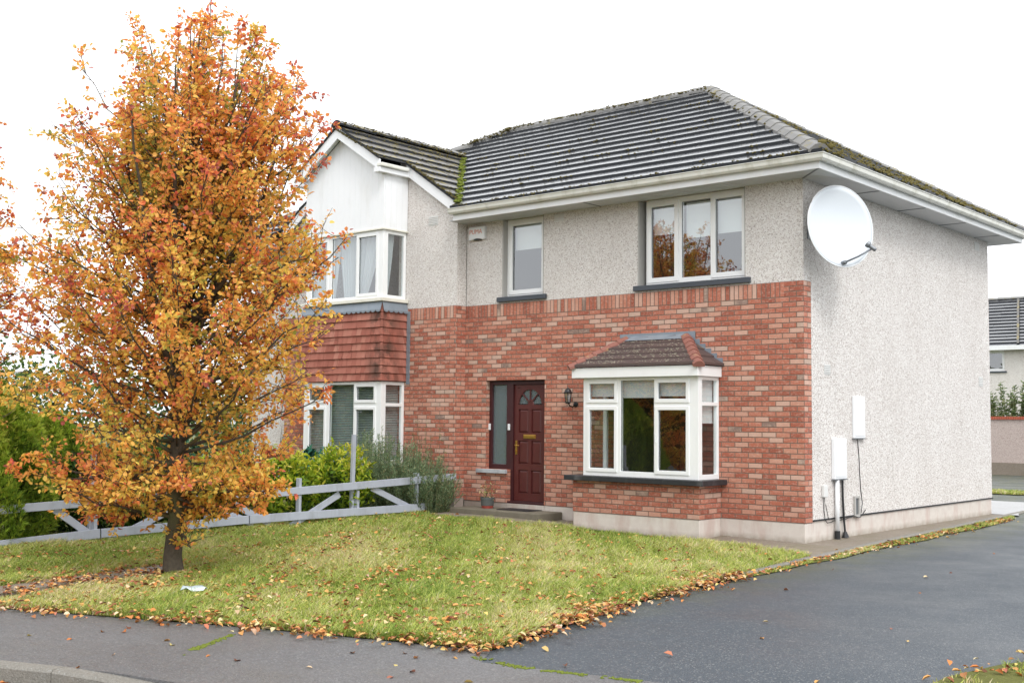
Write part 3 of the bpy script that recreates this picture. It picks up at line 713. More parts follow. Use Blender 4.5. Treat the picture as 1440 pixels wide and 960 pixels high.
g = MB(); g.tube([(-2.125, YW-.025, 1.40), (-2.125, YW-.025, 1.52)], .009, 6); g.build('window_handle', MAT['box_white'], bay)
g = MB()
g.plate((-3.66, -1.34), (2.386, 2.545), [], 0, .06, front(-.675)); g.plate((-.615, -.004), (2.386, 2.545), [], 0, .06, rside(-1.34)); g.plate((-.615, -.004), (2.386, 2.545), [], 0, .06, lside(-3.66))
g.box(-3.60, -1.40, -.615, -.01, 2.387, 2.40); g.build('bay_fascia', MAT['upvc'], house, bevel=.006)

# ------------------------------------------------------------------ roofs
def clip(poly, f):
    out = []
    for i in range(len(poly)):
        a, b = poly[i], poly[(i+1) % len(poly)]; fa, fb = f(a), f(b)
        if fa >= 0: out.append(a)
        if (fa >= 0) != (fb >= 0):
            t = fa/(fa-fb); out.append((a[0]+(b[0]-a[0])*t, a[1]+(b[1]-a[1])*t))
    return out
def tiles(mb, poly, o, d, zf, c=.29, wt=.30, th=.05, jit=.004, overlap=.0, moss=None, mossp=.0, wob=.0, mr=(.012, .03)):
    """stepped tiled slope. o: a point on the eave, d: unit plan direction up the slope"""
    d = Vector(d); u = Vector((-d.y, d.x)); o = Vector(o)
    S = [(Vector(p)-o).dot(d) for p in poly]; U = [(Vector(p)-o).dot(u) for p in poly]
    k0 = math.floor(min(S)/c)
    for k in range(k0, math.ceil(max(S)/c)):
        strip = clip(clip(poly, lambda p: (Vector(p)-o).dot(d)-k*c), lambda p: (k+1)*c+overlap-(Vector(p)-o).dot(d))
        if len(strip) < 3: continue
        off = (k % 2)*wt/2; j0 = math.floor((min(U)-off)/wt)
        rj = random.uniform(-1, 1)*jit
        for j in range(j0, math.ceil((max(U)-off)/wt)):
            t = clip(clip(strip, lambda p: (Vector(p)-o).dot(u)-(j*wt+off+.0012)), lambda p: (j+1)*wt+off-.0012-(Vector(p)-o).dot(u))
            if len(t) < 3: continue
            cl = [t[0]]
            for q in t[1:]:
                if (Vector(q)-Vector(cl[-1])).length > 1e-4: cl.append(q)
            if (Vector(cl[0])-Vector(cl[-1])).length < 1e-4: cl.pop()
            if len(cl) < 3: continue
            jj = random.uniform(-1, 1)*jit; tilt = random.uniform(-1, 1)*jit
            top = []; bot = []
            for q in cl:
                s = (Vector(q)-o).dot(d); fr = (s-k*c)/c; uu = ((Vector(q)-o).dot(u)-(j*wt+off))/wt
                z = zf(q[0], q[1]) + wob*mnoise.noise(Vector((q[0]*.8, q[1]*.8, 3)))
                top.append((q[0], q[1], z + th*(1-.85*fr) + (jj+rj+tilt*(uu-.5)*2)*(1-fr*.6))); bot.append((q[0], q[1], z-.006))
            n = len(top); mb.add(top+bot, [tuple(range(n))] + [(i, n+i, n+(i+1) % n, (i+1) % n) for i in range(n)])
            if moss is not None and random.random() < mossp:
                q = cl[0]; 
                e = [p for p in cl if abs((Vector(p)-o).dot(d)-k*c) < .01]
                if len(e) >= 2:
                    for _ in range(random.randint(1, 8)):
                        f = random.random(); x = e[0][0]+(e[1][0]-e[0][0])*f; y = e[0][1]+(e[1][1]-e[0][1])*f
                        moss.blob((x-d.x*.004, y-d.y*.004, zf(x, y)+th*random.uniform(.4, 1.05)), random.uniform(*mr), .55)
def caps(mb, p0, p1, w=.13, h=.075, seg=.42, ang=True, th=.02):
    p0 = Vector(p0); p1 = Vector(p1); L = (p1-p0).length; n = max(1, round(L/seg)); d = (p1-p0)/L
    sx = d.cross(Vector((0,0,1))).normalized(); up = sx.cross(d).normalized()
    for k in range(n):
        a = p0+d*(L*k/n); b = p0+d*(L*(k+1)/n+.03); la = .016; lb = .0; j = random.uniform(-.004, .004)
        vs = []
        for p, lift in ((a, la), (b, lb)):
            for (x, z) in ((-w, -h), (-w*.45, -.012), (-w*.12, 0), (w*.12, 0), (w*.45, -.012), (w, -h)): vs.append(p+sx*x*(1+lift)+up*(z+lift+j))
        for p, lift in ((a, la), (b, lb)):
            for (x, z) in ((-w, -h-.04), (w, -h-.04)): vs.append(p+sx*x*(1+lift)+up*(z+lift+j))
        f = [(i, i+1, 7+i, 6+i) for i in range(5)] + [(0,6,14,12), (5,13,15,11), (12,0,1,2,3,4,5,13)[::-1]]
        f.append((14,6,7,8,9,10,11,15)); mb.add(vs, f)
EY, EX = -.60, .60; PITCH = .598; ZE = 5.42
zmain = lambda x, y: ZE + PITCH*(y-EY)
zright = lambda x, y: ZE + PITCH*(EX-x)
zback = lambda x, y: ZE + PITCH*(8.24-y)
zleft = lambda x, y: ZE + PITCH*(x+13.4)
AP = (-3.82, 3.82); AL = (-8.98, 3.82)
ms = MB(); mb = MB()
yv = lambda x: (gz(x)-ZE)/PITCH+EY         # where the gable roof cuts the main slope
tiles(mb, [(EX, EY), AP, AL, (-9, 2.4), (-6.46, yv(-6.46)), (-6.46, EY)], (0, EY), (0, 1), zmain, moss=ms, mossp=.16, wob=.006, th=.047, jit=.0010, mr=(.008, .022))
tiles(mb, [(-9, 2.4), AL, (-13.4, EY), (-11.54, EY), (-11.54, yv(-6.46))], (0, EY), (0, 1), zmain)
tiles(mb, [(EX, EY), (EX, 8.24), AP], (EX, 0), (-1, 0), zright, moss=ms, mossp=.75, wob=.012, mr=(.012, .034), th=.05)
tiles(mb, [(EX, 8.24), (-13.4, 8.24), AL, AP], (0, 8.24), (0, -1), zback, wt=1.2)
tiles(mb, [(-13.4, EY), AL, (-13.4, 8.24)], (-13.4, 0), (1, 0), zleft, wt=.6)
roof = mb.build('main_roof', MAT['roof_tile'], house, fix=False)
# deck below the tiles keeps light out
dk = MB(); e = .02; YS_, YF_ = -.34, -1.05
P_ = {'a': (EX-e, EY+e, ZE-.03), 'b': (EX-e, 8.24-e, ZE-.03), 'c': (-13.4+e, 8.24-e, ZE-.03), 'd': (-13.4+e, EY+e, ZE-.03), 'p': (*AP, zmain(*AP)-.04), 'q': (*AL, zmain(*AL)-.04)}
dk.add(list(P_.values()), [(0,4,1), (3,2,5), (1,4,5,2)])
for pl in ([(EX-e, EY+e), AP, AL, (-9, 2.4), (-6.5, yv(-6.5)), (-6.5, EY+e)], [(-9, 2.4), AL, (-13.4+e, EY+e), (-11.5, EY+e), (-11.5, yv(-6.5))]): dk.add([(x, y, zmain(x, y)-.03) for x, y in pl], [tuple(range(len(pl)))])
for sg in (1, -1):
    for pl in ([(2.45, YS_+.02), (2.45, yv(-6.5)), (1.1, yv(-7.9)), (1.1, YS_+.02)], [(1.14, YF_+.03), (1.14, yv(-7.86)), (0, 2.4), (0, YF_+.03)]): dk.add([(-9+sg*x, y, gz(-9+sg*x)-.02) for x, y in pl], [(0, 1, 2, 3)])
dk.build('roof_deck', MAT['black_metal'], roof)
cp = MB()
zr = zmain(*AP)+.055
caps(cp, (EX-.06, EY+.06, ZE+.11), (AP[0], AP[1], zr+.01), w=.15, h=.085, seg=.40)
caps(cp, (EX-.06, 8.24-.06, ZE+.10), (AP[0], AP[1], zr), w=.14, seg=.40)
caps(cp, (-10.15, 2.65, zmain(0, 2.65)+.09), (AL[0], AL[1], zr), w=.15, h=.085, seg=.42)
caps(cp, (-13.3, EY+.1, ZE+.1), (-10.2, 2.6, zmain(0, 2.6)+.08), seg=.45)
caps(cp, (AL[0], AL[1], zr), (AP[0], AP[1], zr+.01), w=.15, h=.10, seg=.42)
cp.build('ridge_tiles', MAT['ridge_tile'], roof)
# moss along ridge, hips, right eave
def moss_along(a, b, n, sp, r, dz=0, zs=.5):
    a = Vector(a); b = Vector(b)
    for _ in range(n):
        p = a.lerp(b, random.random()); ms.blob(p+Vector((random.gauss(0, sp), random.gauss(0, sp), dz+random.gauss(0, .01))), random.uniform(*r), zs)
moss_along((AL[0], AL[1]-.12, zr-.05), (AP[0], AP[1]-.12, zr-.05), 420, .03, (.010, .026))
moss_along((AL[0], AL[1]-.02, zr), (AP[0], AP[1]-.02, zr), 160, .03, (.010, .025))
moss_along((EX-.12, EY+.06, ZE+.06), (AP[0]-.05, AP[1]-.1, zr-.06), 240, .035, (.012, .032), -.02)
moss_along((AL[0]-.6, AL[1]-.75, zr-.42), (AL[0]+.3, AL[1]-.12, zr-.05), 120, .05, (.012, .03))
moss_along((-6.4, EY+.02, ZE+.05), (EX, EY+.02, ZE+.05), 260, .012, (.008, .022))
for _ in range(3600):
    q = abs(random.gauss(0, .45))+.01; y = random.uniform(-.5+q, 8.1-q)
    if mnoise.noise(Vector((q*3, y*1.4, 2))) > -.12: ms.blob((EX-q, y, zright(EX-q, y)+.04*(1-.8*((q/.29) % 1))), random.uniform(.010, .034), .55)
ms.blob((EX-.08, EY+.16, ZE+.16), .07, .7); ms.blob((EX-.04, EY+.3, ZE+.12), .06, .7)
ms.build('roof_moss', MAT['moss'], roof, smooth=True, fix=False)
# gable roof
mb = MB(); ms = MB()
zg = lambda x, y: gz(x)
R0, R1 = -6.52, -7.85; YF, YS = -1.05, -.34
tiles(mb, [(R0, YS), (R0, yv(R0)), (R1, yv(R1)), (R1, YS)], (-6.46, 0), (-1, 0), zg, moss=ms, mossp=.95, c=.285, jit=.004, mr=(.008, .022))
tiles(mb, [(R1, YF), (R1, yv(R1)), (-9, 2.4), (-9, YF)], (-6.46, 0), (-1, 0), zg, moss=ms, mossp=.95, c=.285, jit=.004, mr=(.008, .022))
tiles(mb, [(-11.48, YS), (-11.48, yv(R0)), (-10.15, yv(R1)), (-10.15, YS)], (-11.54, 0), (1, 0), zg, c=.285)
tiles(mb, [(-10.15, YF), (-10.15, yv(R1)), (-9, 2.4), (-9, YF)], (-11.54, 0), (1, 0), zg, c=.285)
gr = mb.build('gable_roof', MAT['roof_tile_mossy'], house, fix=False)
cp = MB(); caps(cp, (-9, YF-.02, gz(-9)+.085), (-9, 2.35, gz(-9)+.085), w=.14, h=.075, seg=.42); cp.build('ridge_tiles', MAT['roof_tile_mossy'], gr)
moss_along((-9.0, YF, gz(-9)+.075), (-9, 2.4, gz(-9)+.07), 700, .045, (.008, .024))
moss_along((-8.9, YF, gz(-9)+.02), (-8.85, 2.4, gz(-9)-.02), 420, .05, (.008, .022))
moss_along((R1-.02, YF+.01, gz(R1)+.045), (-9.1, YF+.01, gz(-9.1)+.045), 330, .012, (.007, .018))
moss_along((R0, YS+.01, gz(R0)+.045), (R1, YS+.01, gz(R1)+.045), 260, .012, (.007, .018))
ms.build('roof_moss', MAT['moss'], gr, smooth=True, fix=False)
ms = MB()
for i in range(420):
    f = random.random()**1.3; x = -6.44 - f*2.4
    ms.blob((x+random.gauss(0, .035)+.03, yv(x)+random.gauss(0, .035), gz(x)+.03+random.gauss(0, .012)), random.uniform(.012, .042), .5)
tag(ms.build('valley_moss', MAT['moss_green'], gr, smooth=True, fix=False), kind='stuff')
vl = MB(); vl.beam((-6.5, yv(-6.5), gz(-6.5)+.01), (-9, 2.4, gz(-9)+.01), .16, .02, up=(0, 0, 1)); vl.build('valley_lining', MAT['lead'], gr)
# dark undercloak / verge edge, then barge boards (white)
vg = MB()
for sg in (1, -1):
    X = lambda a: -9+sg*a
    vg.prism([(X(0), YF-.01, gz(-9)-.02), (X(1.16), YF-.01, gz(-9)-.66*1.16-.02), (X(1.16), YF-.01, gz(-9)-.66*1.16+.012), (X(0), YF-.01, gz(-9)+.012)], (0, .05, 0))
    vg.prism([(X(1.14), YS-.01, gz(X(1.14))-.02), (X(2.49), YS-.01, gz(X(2.49))-.02), (X(2.49), YS-.01, gz(X(2.49))+.012), (X(1.14), YS-.01, gz(X(1.14))+.012)], (0, .05, 0))
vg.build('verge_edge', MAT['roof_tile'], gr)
bb = MB(); bd = .20
for sg in (1, -1):
    X = lambda a: -9+sg*a
    bb.prism([(X(0), YF+.02, gz(-9)-.022), (X(1.18), YF+.02, gz(X(1.18))-.022), (X(1.18), YF+.02, gz(X(1.18))-.022-bd), (X(0), YF+.02, gz(-9)-.022-bd*1.1)], (0, .025, 0))
    bb.prism([(X(1.15), YS+.015, gz(X(1.15))-.022), (X(2.50), YS+.015, gz(X(2.50))-.022), (X(2.50), YS+.015, gz(X(2.50))-.022-bd-.02), (X(1.15), YS+.015, gz(X(1.15))-.022-bd)], (0, .025, 0))
    # soffit under the front overhang
    bb.prism([(X(.0), YF+.045, gz(-9)-.15), (X(1.16), YF+.045, gz(X(1.16))-.15), (X(1.16), -.86, gz(X(1.16))-.15), (X(0), -.86, gz(-9)-.15)], (0, 0, .012))
bb.build('barge_board', MAT['fascia_white'], gr)
# small boxed eaves return at the shoulder of the gable
for sg in (1, -1):
    xa, xb = sorted((-9+sg*1.04, -9+sg*1.22))
    rt = MB(); rt.box(xa, xb, YF+.0, -.245, 6.19, 6.28); rt.build('eaves_return', MAT['fascia_white'], gr, bevel=.006)
    xa, xb = sorted((-9+sg*1.13, -9+sg*1.27)); rt = MB(); rt.box(xa, xb, YF-.005, -.36, 6.285, 6.355); rt.build('gutter_return', MAT['gutter_white'], gr, bevel=.015)

# ---- fascia, soffit, gutter
fa = MB()
fa.box(-6.47, .505, -.505, -.48, 5.215, 5.405); fa.box(.48, .505, -.4795, 8.12, 5.215, 5.405); fa.box(-13.2, .4795, 8.095, 8.12, 5.215, 5.405); fa.build('fascia', MAT['fascia_white'], house, bevel=.004)
fa = MB(); fa.box(-13.28, -11.53, -.505, -.48, 5.215, 5.405)
fa.build('fascia', MAT['fascia_white'], house, bevel=.004)
so = MB()
def soffit_strip(x0, x1, y0, y1, along):   # grooved board soffit
    w_ = .1; n = int(((x1-x0) if along == 'x' else (y1-y0))/w_)+1
    for k in range(n):
        if along == 'x':
            a_ = x0+k*w_; b_ = min(x1, a_+w_-.006)
            if b_ > a_: so.box(a_, b_, y0, y1, 5.222, 5.232)
        else:
            a_ = y0+k*w_; b_ = min(y1, a_+w_-.006)
            if b_ > a_: so.box(x0, x1, a_, b_, 5.222, 5.232)
soffit_strip(-6.59, .0, -.478, .012, 'x'); so.box(-6.59, .47, -.47, .012, 5.236, 5.242); so.build('soffit', MAT['soffit_white'], house); so = MB(); soffit_strip(.004, .478, -.478, 8.09, 'y'); so.box(.0, .47, .012, 8.09, 5.236, 5.242); so.build('soffit', MAT['soffit_white'], house); so = MB(); soffit_strip(-13.2, -11.4, -.478, .02, 'x'); so.build('soffit', MAT['soffit_white'], house); so = MB(); soffit_strip(-12.8, 0, 7.645, 8.09, 'x')
so.build('soffit', MAT['soffit_white'], house)
sj = MB()
for y in (1.55, 3.35, 5.15, 6.9): j_ = MB(); j_.box(.004, .477, y-.012, y+.012, 5.214, 5.2215); j_.build('soffit_joint', MAT['grey_metal'], house)
j_ = MB(); j_.box(-3.612, -3.588, -.477, .005, 5.214, 5.2215); j_.build('soffit_joint', MAT['grey_metal'], house)
sj.beam((.0, .0, 5.218), (.475, -.475, 5.218), .025, .006); sj.build('soffit_joint', MAT['grey_metal'], house)
def gutter(mb, pts):
    prof = [(0, 0), (0, -.075), (.02, -.095), (.075, -.098), (.098, -.07), (.108, -.02), (.120, -.008), (.120, 0), (.108, 0), (.10, -.012), (.09, -.062), (.07, -.085), (.025, -.082), (.012, -.07), (.012, 0)]
    n = len(prof); rings = []
    for i, p in enumerate(pts):
        a = Vector(pts[i-1]) if i else None; b = Vector(pts[i+1]) if i+1 < len(pts) else None; p = Vector(p)
        d0 = (p-a).normalized() if a is not None else None; d1 = (b-p).normalized() if b is not None else None
        if d0 is None: d0 = d1
        if d1 is None: d1 = d0
        n0 = Vector((d0.y, -d0.x, 0)); n1 = Vector((d1.y, -d1.x, 0)); m = (n0+n1).normalized(); m = m/max(.3, m.dot(n0))
        rings.append([p+m*x+Vector((0, 0, z)) for x, z in prof])
    vs = [v for r in rings for v in r]; fs = []
    for i in range(len(pts)-1):
        for k in range(n): fs.append((i*n+k, i*n+(k+1) % n, (i+1)*n+(k+1) % n, (i+1)*n+k))
    fs += [tuple(range(n)), tuple((len(pts)-1)*n+k for k in range(n))[::-1]]
    mb.add(vs, fs)
gt = MB(); gutter(gt, [(-6.50, -.506, 5.42), (.506, -.506, 5.41), (.506, 8.12, 5.40), (-13.2, 8.12, 5.41)]); gt.build('gutter', MAT['gutter_white'], house); gt = MB(); gutter(gt, [(-13.2, -.506, 5.42), (-11.5, -.506, 5.42)])
gt.build('gutter', MAT['gutter_white'], house)
# bay roof (our bay)
ms = MB(); mb = MB(); zb_ = lambda x, y: 2.56+.68*(y+.70)
BX0, BX1 = -3.70, -1.30
tiles(mb, [(BX1, -.70), (BX1-.62, -.04), (BX1-.62, -.002), (BX0+.62, -.002), (BX0+.62, -.04), (BX0, -.70)], (0, -.70), (0, 1), zb_, c=.13, wt=.17, th=.034, jit=.004, moss=ms, mossp=.5, mr=(.006, .014))
tiles(mb, [(BX1, -.70), (BX1, -.002), (BX1-.62, -.002), (BX1-.62, -.04)], (BX1, 0), (-1, 0), lambda x, y: 2.56+.72*(BX1-x), c=.165, wt=.17, th=.03)
tiles(mb, [(BX0, -.70), (BX0, -.002), (BX0+.62, -.002), (BX0+.62, -.04)], (BX0, 0), (1, 0), lambda x, y: 2.56+.72*(x-BX0), c=.165, wt=.17, th=.03)
br = mb.build('bay_roof', MAT['clay_tile'], house, fix=False); br['label'] = 'small brown tiled hipped roof over the bay window'
for sg, X0 in ((1, BX1), (-1, BX0)):
    cp = MB(); caps(cp, (X0+sg*.01, -.71, 2.585), (X0-sg*.62, -.05, 3.055), w=.085, h=.05, seg=.15); cp.build('hip_tiles', MAT['clay_hip'], br)
fl = MB(); fl.box(BX0+.50, BX1-.50, -.012, -.002, 2.96, 3.10)
fl.add([(BX0+.62, -.013, 3.065), (BX1-.62, -.013, 3.065), (BX1-.62, -.13, 2.985), (BX0+.62, -.13, 2.985)], [(0, 1, 2, 3)])
for sg, X0 in ((-1, BX1), (1, BX0)):
    for k in range(6):
        xa = X0+sg*(.02+k*.10); xb = xa+sg*.115; z = 2.60+k*.075; fl.box(min(xa, xb), max(xa, xb), -.011-.0012*k, -.003, z-.05, z+.075)
fl.build('lead_flashing', MAT['lead'], br)
ms2 = MB()
for _ in range(620):
    x = random.uniform(BX0+.25, BX1-.3); y = random.uniform(-.68, -.1)
    s_ = y+.70
    if x > BX1-s_ or x < BX0+s_: continue
    k = int(s_/.13); ms2.blob((x, y, zb_(x, y)+.034*(1-.85*((s_-k*.13)/.13))), random.uniform(.007, .019), .35)
tag(ms2.build('lichen', MAT['lichen'], br, fix=False), kind='stuff')

# ---- the neighbour bay: cladding, windows, tile hanging
XL, XR, YN = -10.09, -7.88, -.85
cl = MB(); z0, z1 = 5.20, 6.2
nb = 14
for k in range(nb):
    xa = XL+(XR-XL)*k/nb+.0012; xb = XL+(XR-XL)*(k+1)/nb-.0012
    ta = gz(xa)-.16; tb = gz(xb)-.16
    if xa < -9 < xb: cl.prism([(xa, YN, z0), (xb, YN, z0), (xb, YN, tb), (-9, YN, gz(-9)-.16), (xa, YN, ta)], (0, .03, 0))
    else: cl.prism([(xa, YN, z0), (xb, YN, z0), (xb, YN, tb), (xa, YN, ta)], (0, .03, 0))
for k in range(4):
    ya = YN+.032+(.57)*k/4+.0012; yb_ = YN+.032+(.57)*(k+1)/4-.0012
    cl.box(XR-.03, XR, ya, yb_, z0, 6.20); cl.box(XL, XL+.03, ya, yb_, z0, 6.20)
cl.box(XL+.03, XR-.03, YN+.031, YN+.036, z0, 6.2)
cl.build('gable_cladding', MAT['cladding'], house)
tr = MB(); tr.box(XL-.02, XR+.02, YN-.022, -.245, 5.168, 5.20); tr.build('cladding_trim', MAT['cream_timber'], house, bevel=.004)
def nbay(z0, z1, name, top_lights, lab):
    a, b = XL+.02, XR-.02
    X = [-9.95, -9.42, -9.32, -8.64, -8.605, -8.04]
    L_ = []
    if top_lights:
        zt = top_lights
        for i in (0, 4): L_ += [(X[i], X[i+1], z0+.06, zt-.05, True), (X[i], X[i+1], zt+.04, z1-.05, True)]
        L_.append((X[2], X[3], z0+.06, z1-.05, False))
        SL = [(YN+.14, -.31, z0+.06, zt-.03), (YN+.14, -.31, zt+.03, z1-.06)]
    else:
        L_ = [(X[0], X[1], z0+.06, z1-.05, True), (X[2], X[3], z0+.06, z1-.05, False), (X[4], X[5], z0+.06, z1-.05, True)]
        SL = [(YN+.14, -.31, z0+.06, z1-.06)]
    wn = window(house, name, front(YN+.02), a, b, z0, z1, L_, label=lab)
    for mp in (rside(b), lside(a)):
        q = MB(); q.plate((YN+.092, -.252), (z0, z1), SL, 0, .07, mp); q.build('side_frame', MAT['upvc'], wn, bevel=.005)
        for l in SL:
            p = MB(); p.add([mp(l[0]-.003, l[2]-.003, .03), mp(l[1]+.003, l[2]-.003, .03), mp(l[1]+.003, l[3]+.003, .03), mp(l[0]-.003, l[3]+.003, .03)], [(0,1,2,3)]); p.build('side_pane', MAT['glass'], wn)
    return wn
up = nbay(3.92, 5.166, 'projecting_window', None, 'white upstairs bay window with net curtains')
# curtains: wavy sheets gathered to the sides
def curtain(parent, mp, u0, u1, z0, z1, v, gather=0.0, side=1, n=40):
    c = MB(); rows = 8; vs = []; fs = []
    for r in range(rows+1):
        f = r/rows; z = z1+(z0-z1)*f
        for i in range(n+1):
            t = i/n; uu = u0+(u1-u0)*t
            g_ = gather*f**1.4; c_ = u1 if side > 0 else u0; uu = uu+(c_-uu)*g_
            vs.append(mp(uu, z, v+.022*math.sin(t*34+f*.6)+.008*math.sin(t*71)))
    for r in range(rows):
        for i in range(n): fs.append((r*(n+1)+i, r*(n+1)+i+1, (r+1)*(n+1)+i+1, (r+1)*(n+1)+i))
    c.add(vs, fs); return c.build('curtain', MAT['fabric_white'], parent, smooth=True, fix=False)
fN = front(YN+.02)
curtain(up, fN, XL+.05, XL+.42, 3.96, 5.14, .14, .1, -1); curtain(up, fN, XL+.46, XL+.85, 3.96, 5.14, .14, .35, -1); curtain(up, fN, XL+.80, XL+1.26, 3.96, 5.14, .17, .3, 1)
curtain(up, fN, XL+1.28, XL+1.98, 3.96, 5.14, .14, .55, -1); curtain(up, rside(XR-.02), YN+.13, -.45, 3.96, 5.14, .12, .6, -1)
sl = MB(); sl.box(XL-.05, XR+.05, YN-.06, -.245, 3.855, 3.918); sl.build('sill', MAT['cream_timber'], up, bevel=.006)
# lead apron with scalloped edge
ld = MB(); zt_, zb2 = 3.853, 3.70
def scallops(p0, p1, nrm, n):
    p0 = Vector(p0); p1 = Vector(p1); nrm = Vector(nrm)
    for k in range(n):
        a = p0.lerp(p1, k/n); b = p0.lerp(p1, (k+1)/n); poly = [a+Vector((0,0,zt_)), b+Vector((0,0,zt_))]
        for j in range(7):
            t = PI*j/6; m = (a+b)/2; hw = (b-a)/2; poly.append(m + hw*math.cos(t) + nrm*.045 + Vector((0, 0, zb2-.045*math.sin(t))))
        ld.add(poly, [tuple(range(len(poly)))])
scallops((XL-.01, YN-.012, 0), (XR+.01, YN-.012, 0), (0, -1, 0), 17); scallops((XR+.012, YN-.01, 0), (XR+.012, -.25, 0), (1, 0, 0), 5)
lo_ = ld.build('lead_apron', MAT['lead'], house); sm = lo_.modifiers.new('thick', 'SOLIDIFY'); sm.thickness = .004
th_ = MB()
for k in range(10):
    zt = 3.80-k*.1385; zb3 = zt-.1385; g0 = .010; g1 = .034; kick = 0
    y_t = YN-.004-g0-kick; y_b = YN-.004-g1-kick; xr_t = XR-.0+g0+kick; xr_b = XR+g1+kick
    n = 17
    for i in range(n):
        xa = XL-.02+(XR-XL+.02)*i/n+.0015; xb = XL-.02+(XR-XL+.02)*(i+1)/n; j = random.uniform(-.004, .004)
        xb_t, xb_b = (xr_t, xr_b) if i == n-1 else (xb-.003, xb-.003)
        th_.add([(xa, y_t, zt), (xb_t, y_t, zt), (xb_b, y_b+j, zb3), (xa, y_b+j, zb3), (xa, YN+.02, zb3), (xb_b-.03 if i == n-1 else xb_b, YN+.02, zb3)], [(0,1,2,3),(3,2,5,4)])
    for i in range(5):
        ya = YN+.61*i/5; yb4 = YN+.61*(i+1)/5-.002; j = random.uniform(-.004, .004)
        if i == 0: th_.add([(xr_t, y_t, zt), (xr_t, yb4, zt), (xr_b, yb4, zb3), (xr_b, y_b, zb3), (XR-.02, yb4, zb3), (XR-.02, y_b+.03, zb3)], [(0,1,2,3),(3,2,4,5)])
        else: th_.add([(xr_t, ya, zt), (xr_t, yb4, zt), (xr_b+j, yb4, zb3), (xr_b+j, ya, zb3), (XR-.02, yb4, zb3), (XR-.02, ya, zb3)], [(0,1,2,3),(3,2,4,5)])
th_.box(XL, XR-.002, YN-.002, -.25, 2.42, 3.82)
hang = th_.build('tile_hanging', MAT['clay_hanging'], house, fix=False); hang['label'] = 'red clay tiles hung between the two bay windows'
cr = MB()
for k in range(10):
    zt = 3.80-k*.1385; kick = 0
    if k: cr.lathe((XR+.004+kick, YN-.008-kick, zt-.136), [(.040, 0), (.030, .11), (.02, .128)], 8)
cr.build('corner_tiles', MAT['clay_hanging'], hang)
lf = MB()
for k in range(7):
    z = 3.70-k*.19; lf.box(XR+.035, XR+.115, -.262-.002*(k % 2), -.25, z-.20, z)
lf.build('lead_soaker', MAT['lead'], hang)
lw = nbay(.92, 2.40, 'projecting_window', 1.98, 'white downstairs bay window behind the shrubs')
# venetian blinds
for mp, ua, ub in ((fN, XL+.06, XR-.08), (rside(XR-.02), YN+.12, -.28)):
    vb = MB()
    n = 44
    for k in range(n):
        z = 1.0+k*.031
        vb.add([mp(ua, z, .12), mp(ub, z, .12), mp(ub, z+.022, .145), mp(ua, z+.022, .145)], [(0, 1, 2, 3)])
    vb.build('venetian_blind', MAT['blind_slats'], lw, fix=False)
g = MB(); g.box(XL-.04, XR+.04, YN-.05, -.25, .86, .918); g.build('sill', MAT['upvc'], lw, bevel=.006)
g = MB(); g.plate((XL+.01, XR-.01), (.0, .86), [], 0, .2, front(YN+.01)); g.plate((YN+.21, -.25), (.0, .86), [], 0, .1, rside(XR-.01)); g.plate((YN+.21, -.25), (.0, .86), [], 0, .1, lside(XL+.01)); g.build('projecting_bay_base', MAT['brick'], house)
# wall vents
def vent(mp, u, z, w_=.20, h_=.13, n=5):
    v = MB(); v.plate((u-w_/2, u+w_/2), (z-h_/2, z+h_/2), [], -.006, .004, mp)
    for k in range(n):
        zz = z-h_/2+.012+k*(h_-.02)/n
        v.add([mp(u-w_/2+.01, zz, -.006), mp(u+w_/2-.01, zz, -.006), mp(u+w_/2-.01, zz+.014, -.016), mp(u-w_/2+.01, zz+.014, -.016), mp(u-w_/2+.01, zz+.016, -.006), mp(u+w_/2-.01, zz+.016, -.006)], [(0,1,2,3),(3,2,5,4)])
    return v.build('wall_vent', MAT['vent_grey'], house)
vent(front(.009), -4.48, 5.13); vent(front(-.241), -7.21, 5.33, .24, .17); vent(rside(.0), .72, 2.50, .2, .15); vent(rside(.0), 7.13, 2.52, .2, .18); vent(rside(.0), 7.05, 5.07, .24, .16)

# ------------------------------------------------------------------ fittings on the walls
# satellite dish
dish = thing('satellite_dish', 'large white satellite dish bolted high on the side wall', 'satellite dish', (0.0, .27, 4.5))
c = Vector((.45, .269, 4.516)); ax = Vector((.885, -.465, .09)).normalized()
DISH_R = .575
zax = ax; xax = Vector((0,0,1)).cross(zax).normalized(); yax = zax.cross(xax).normalized()
m = MB(); n = 48; rings = 9; vs = []; fs = []
for side, off in ((0, 0), (1, -.012)):
    for i in range(rings+1):
        r = DISH_R*i/rings; d_ = .115*(r/DISH_R)**2 - .115
        for k in range(n):
            t = 2*PI*k/n; vs.append(c + xax*(r*math.cos(t)*.965) + yax*(r*math.sin(t)*1.03) + zax*(d_+off+ (.02 if (side == 1 and i == rings) else 0)*0))
T = (rings+1)*n
for i in range(rings):
    for k in range(n):
        a_, b_, c_, d_ = i*n+k, i*n+(k+1) % n, (i+1)*n+(k+1) % n, (i+1)*n+k
        fs.append((a_, b_, c_, d_)); fs.append((T+d_, T+c_, T+b_, T+a_))
for k in range(n): fs.append((rings*n+k, rings*n+(k+1) % n, T+rings*n+(k+1) % n, T+rings*n+k))
m.add(vs, fs); m.build('reflector', MAT['dish_white'], dish, smooth=True, fix=False)
m = MB(); pts = [c + xax*(DISH_R*.968*math.cos(2*PI*k/48)) + yax*(DISH_R*1.033*math.sin(2*PI*k/48)) + zax*(-.006) for k in range(49)]
m.tube(pts, .009, 6, cap=False); m.build('rim', MAT['box_white'], dish, smooth=True)
foot = c - yax*(DISH_R*.93) + zax*.02; tip = Vector((.85, .40, 4.17))
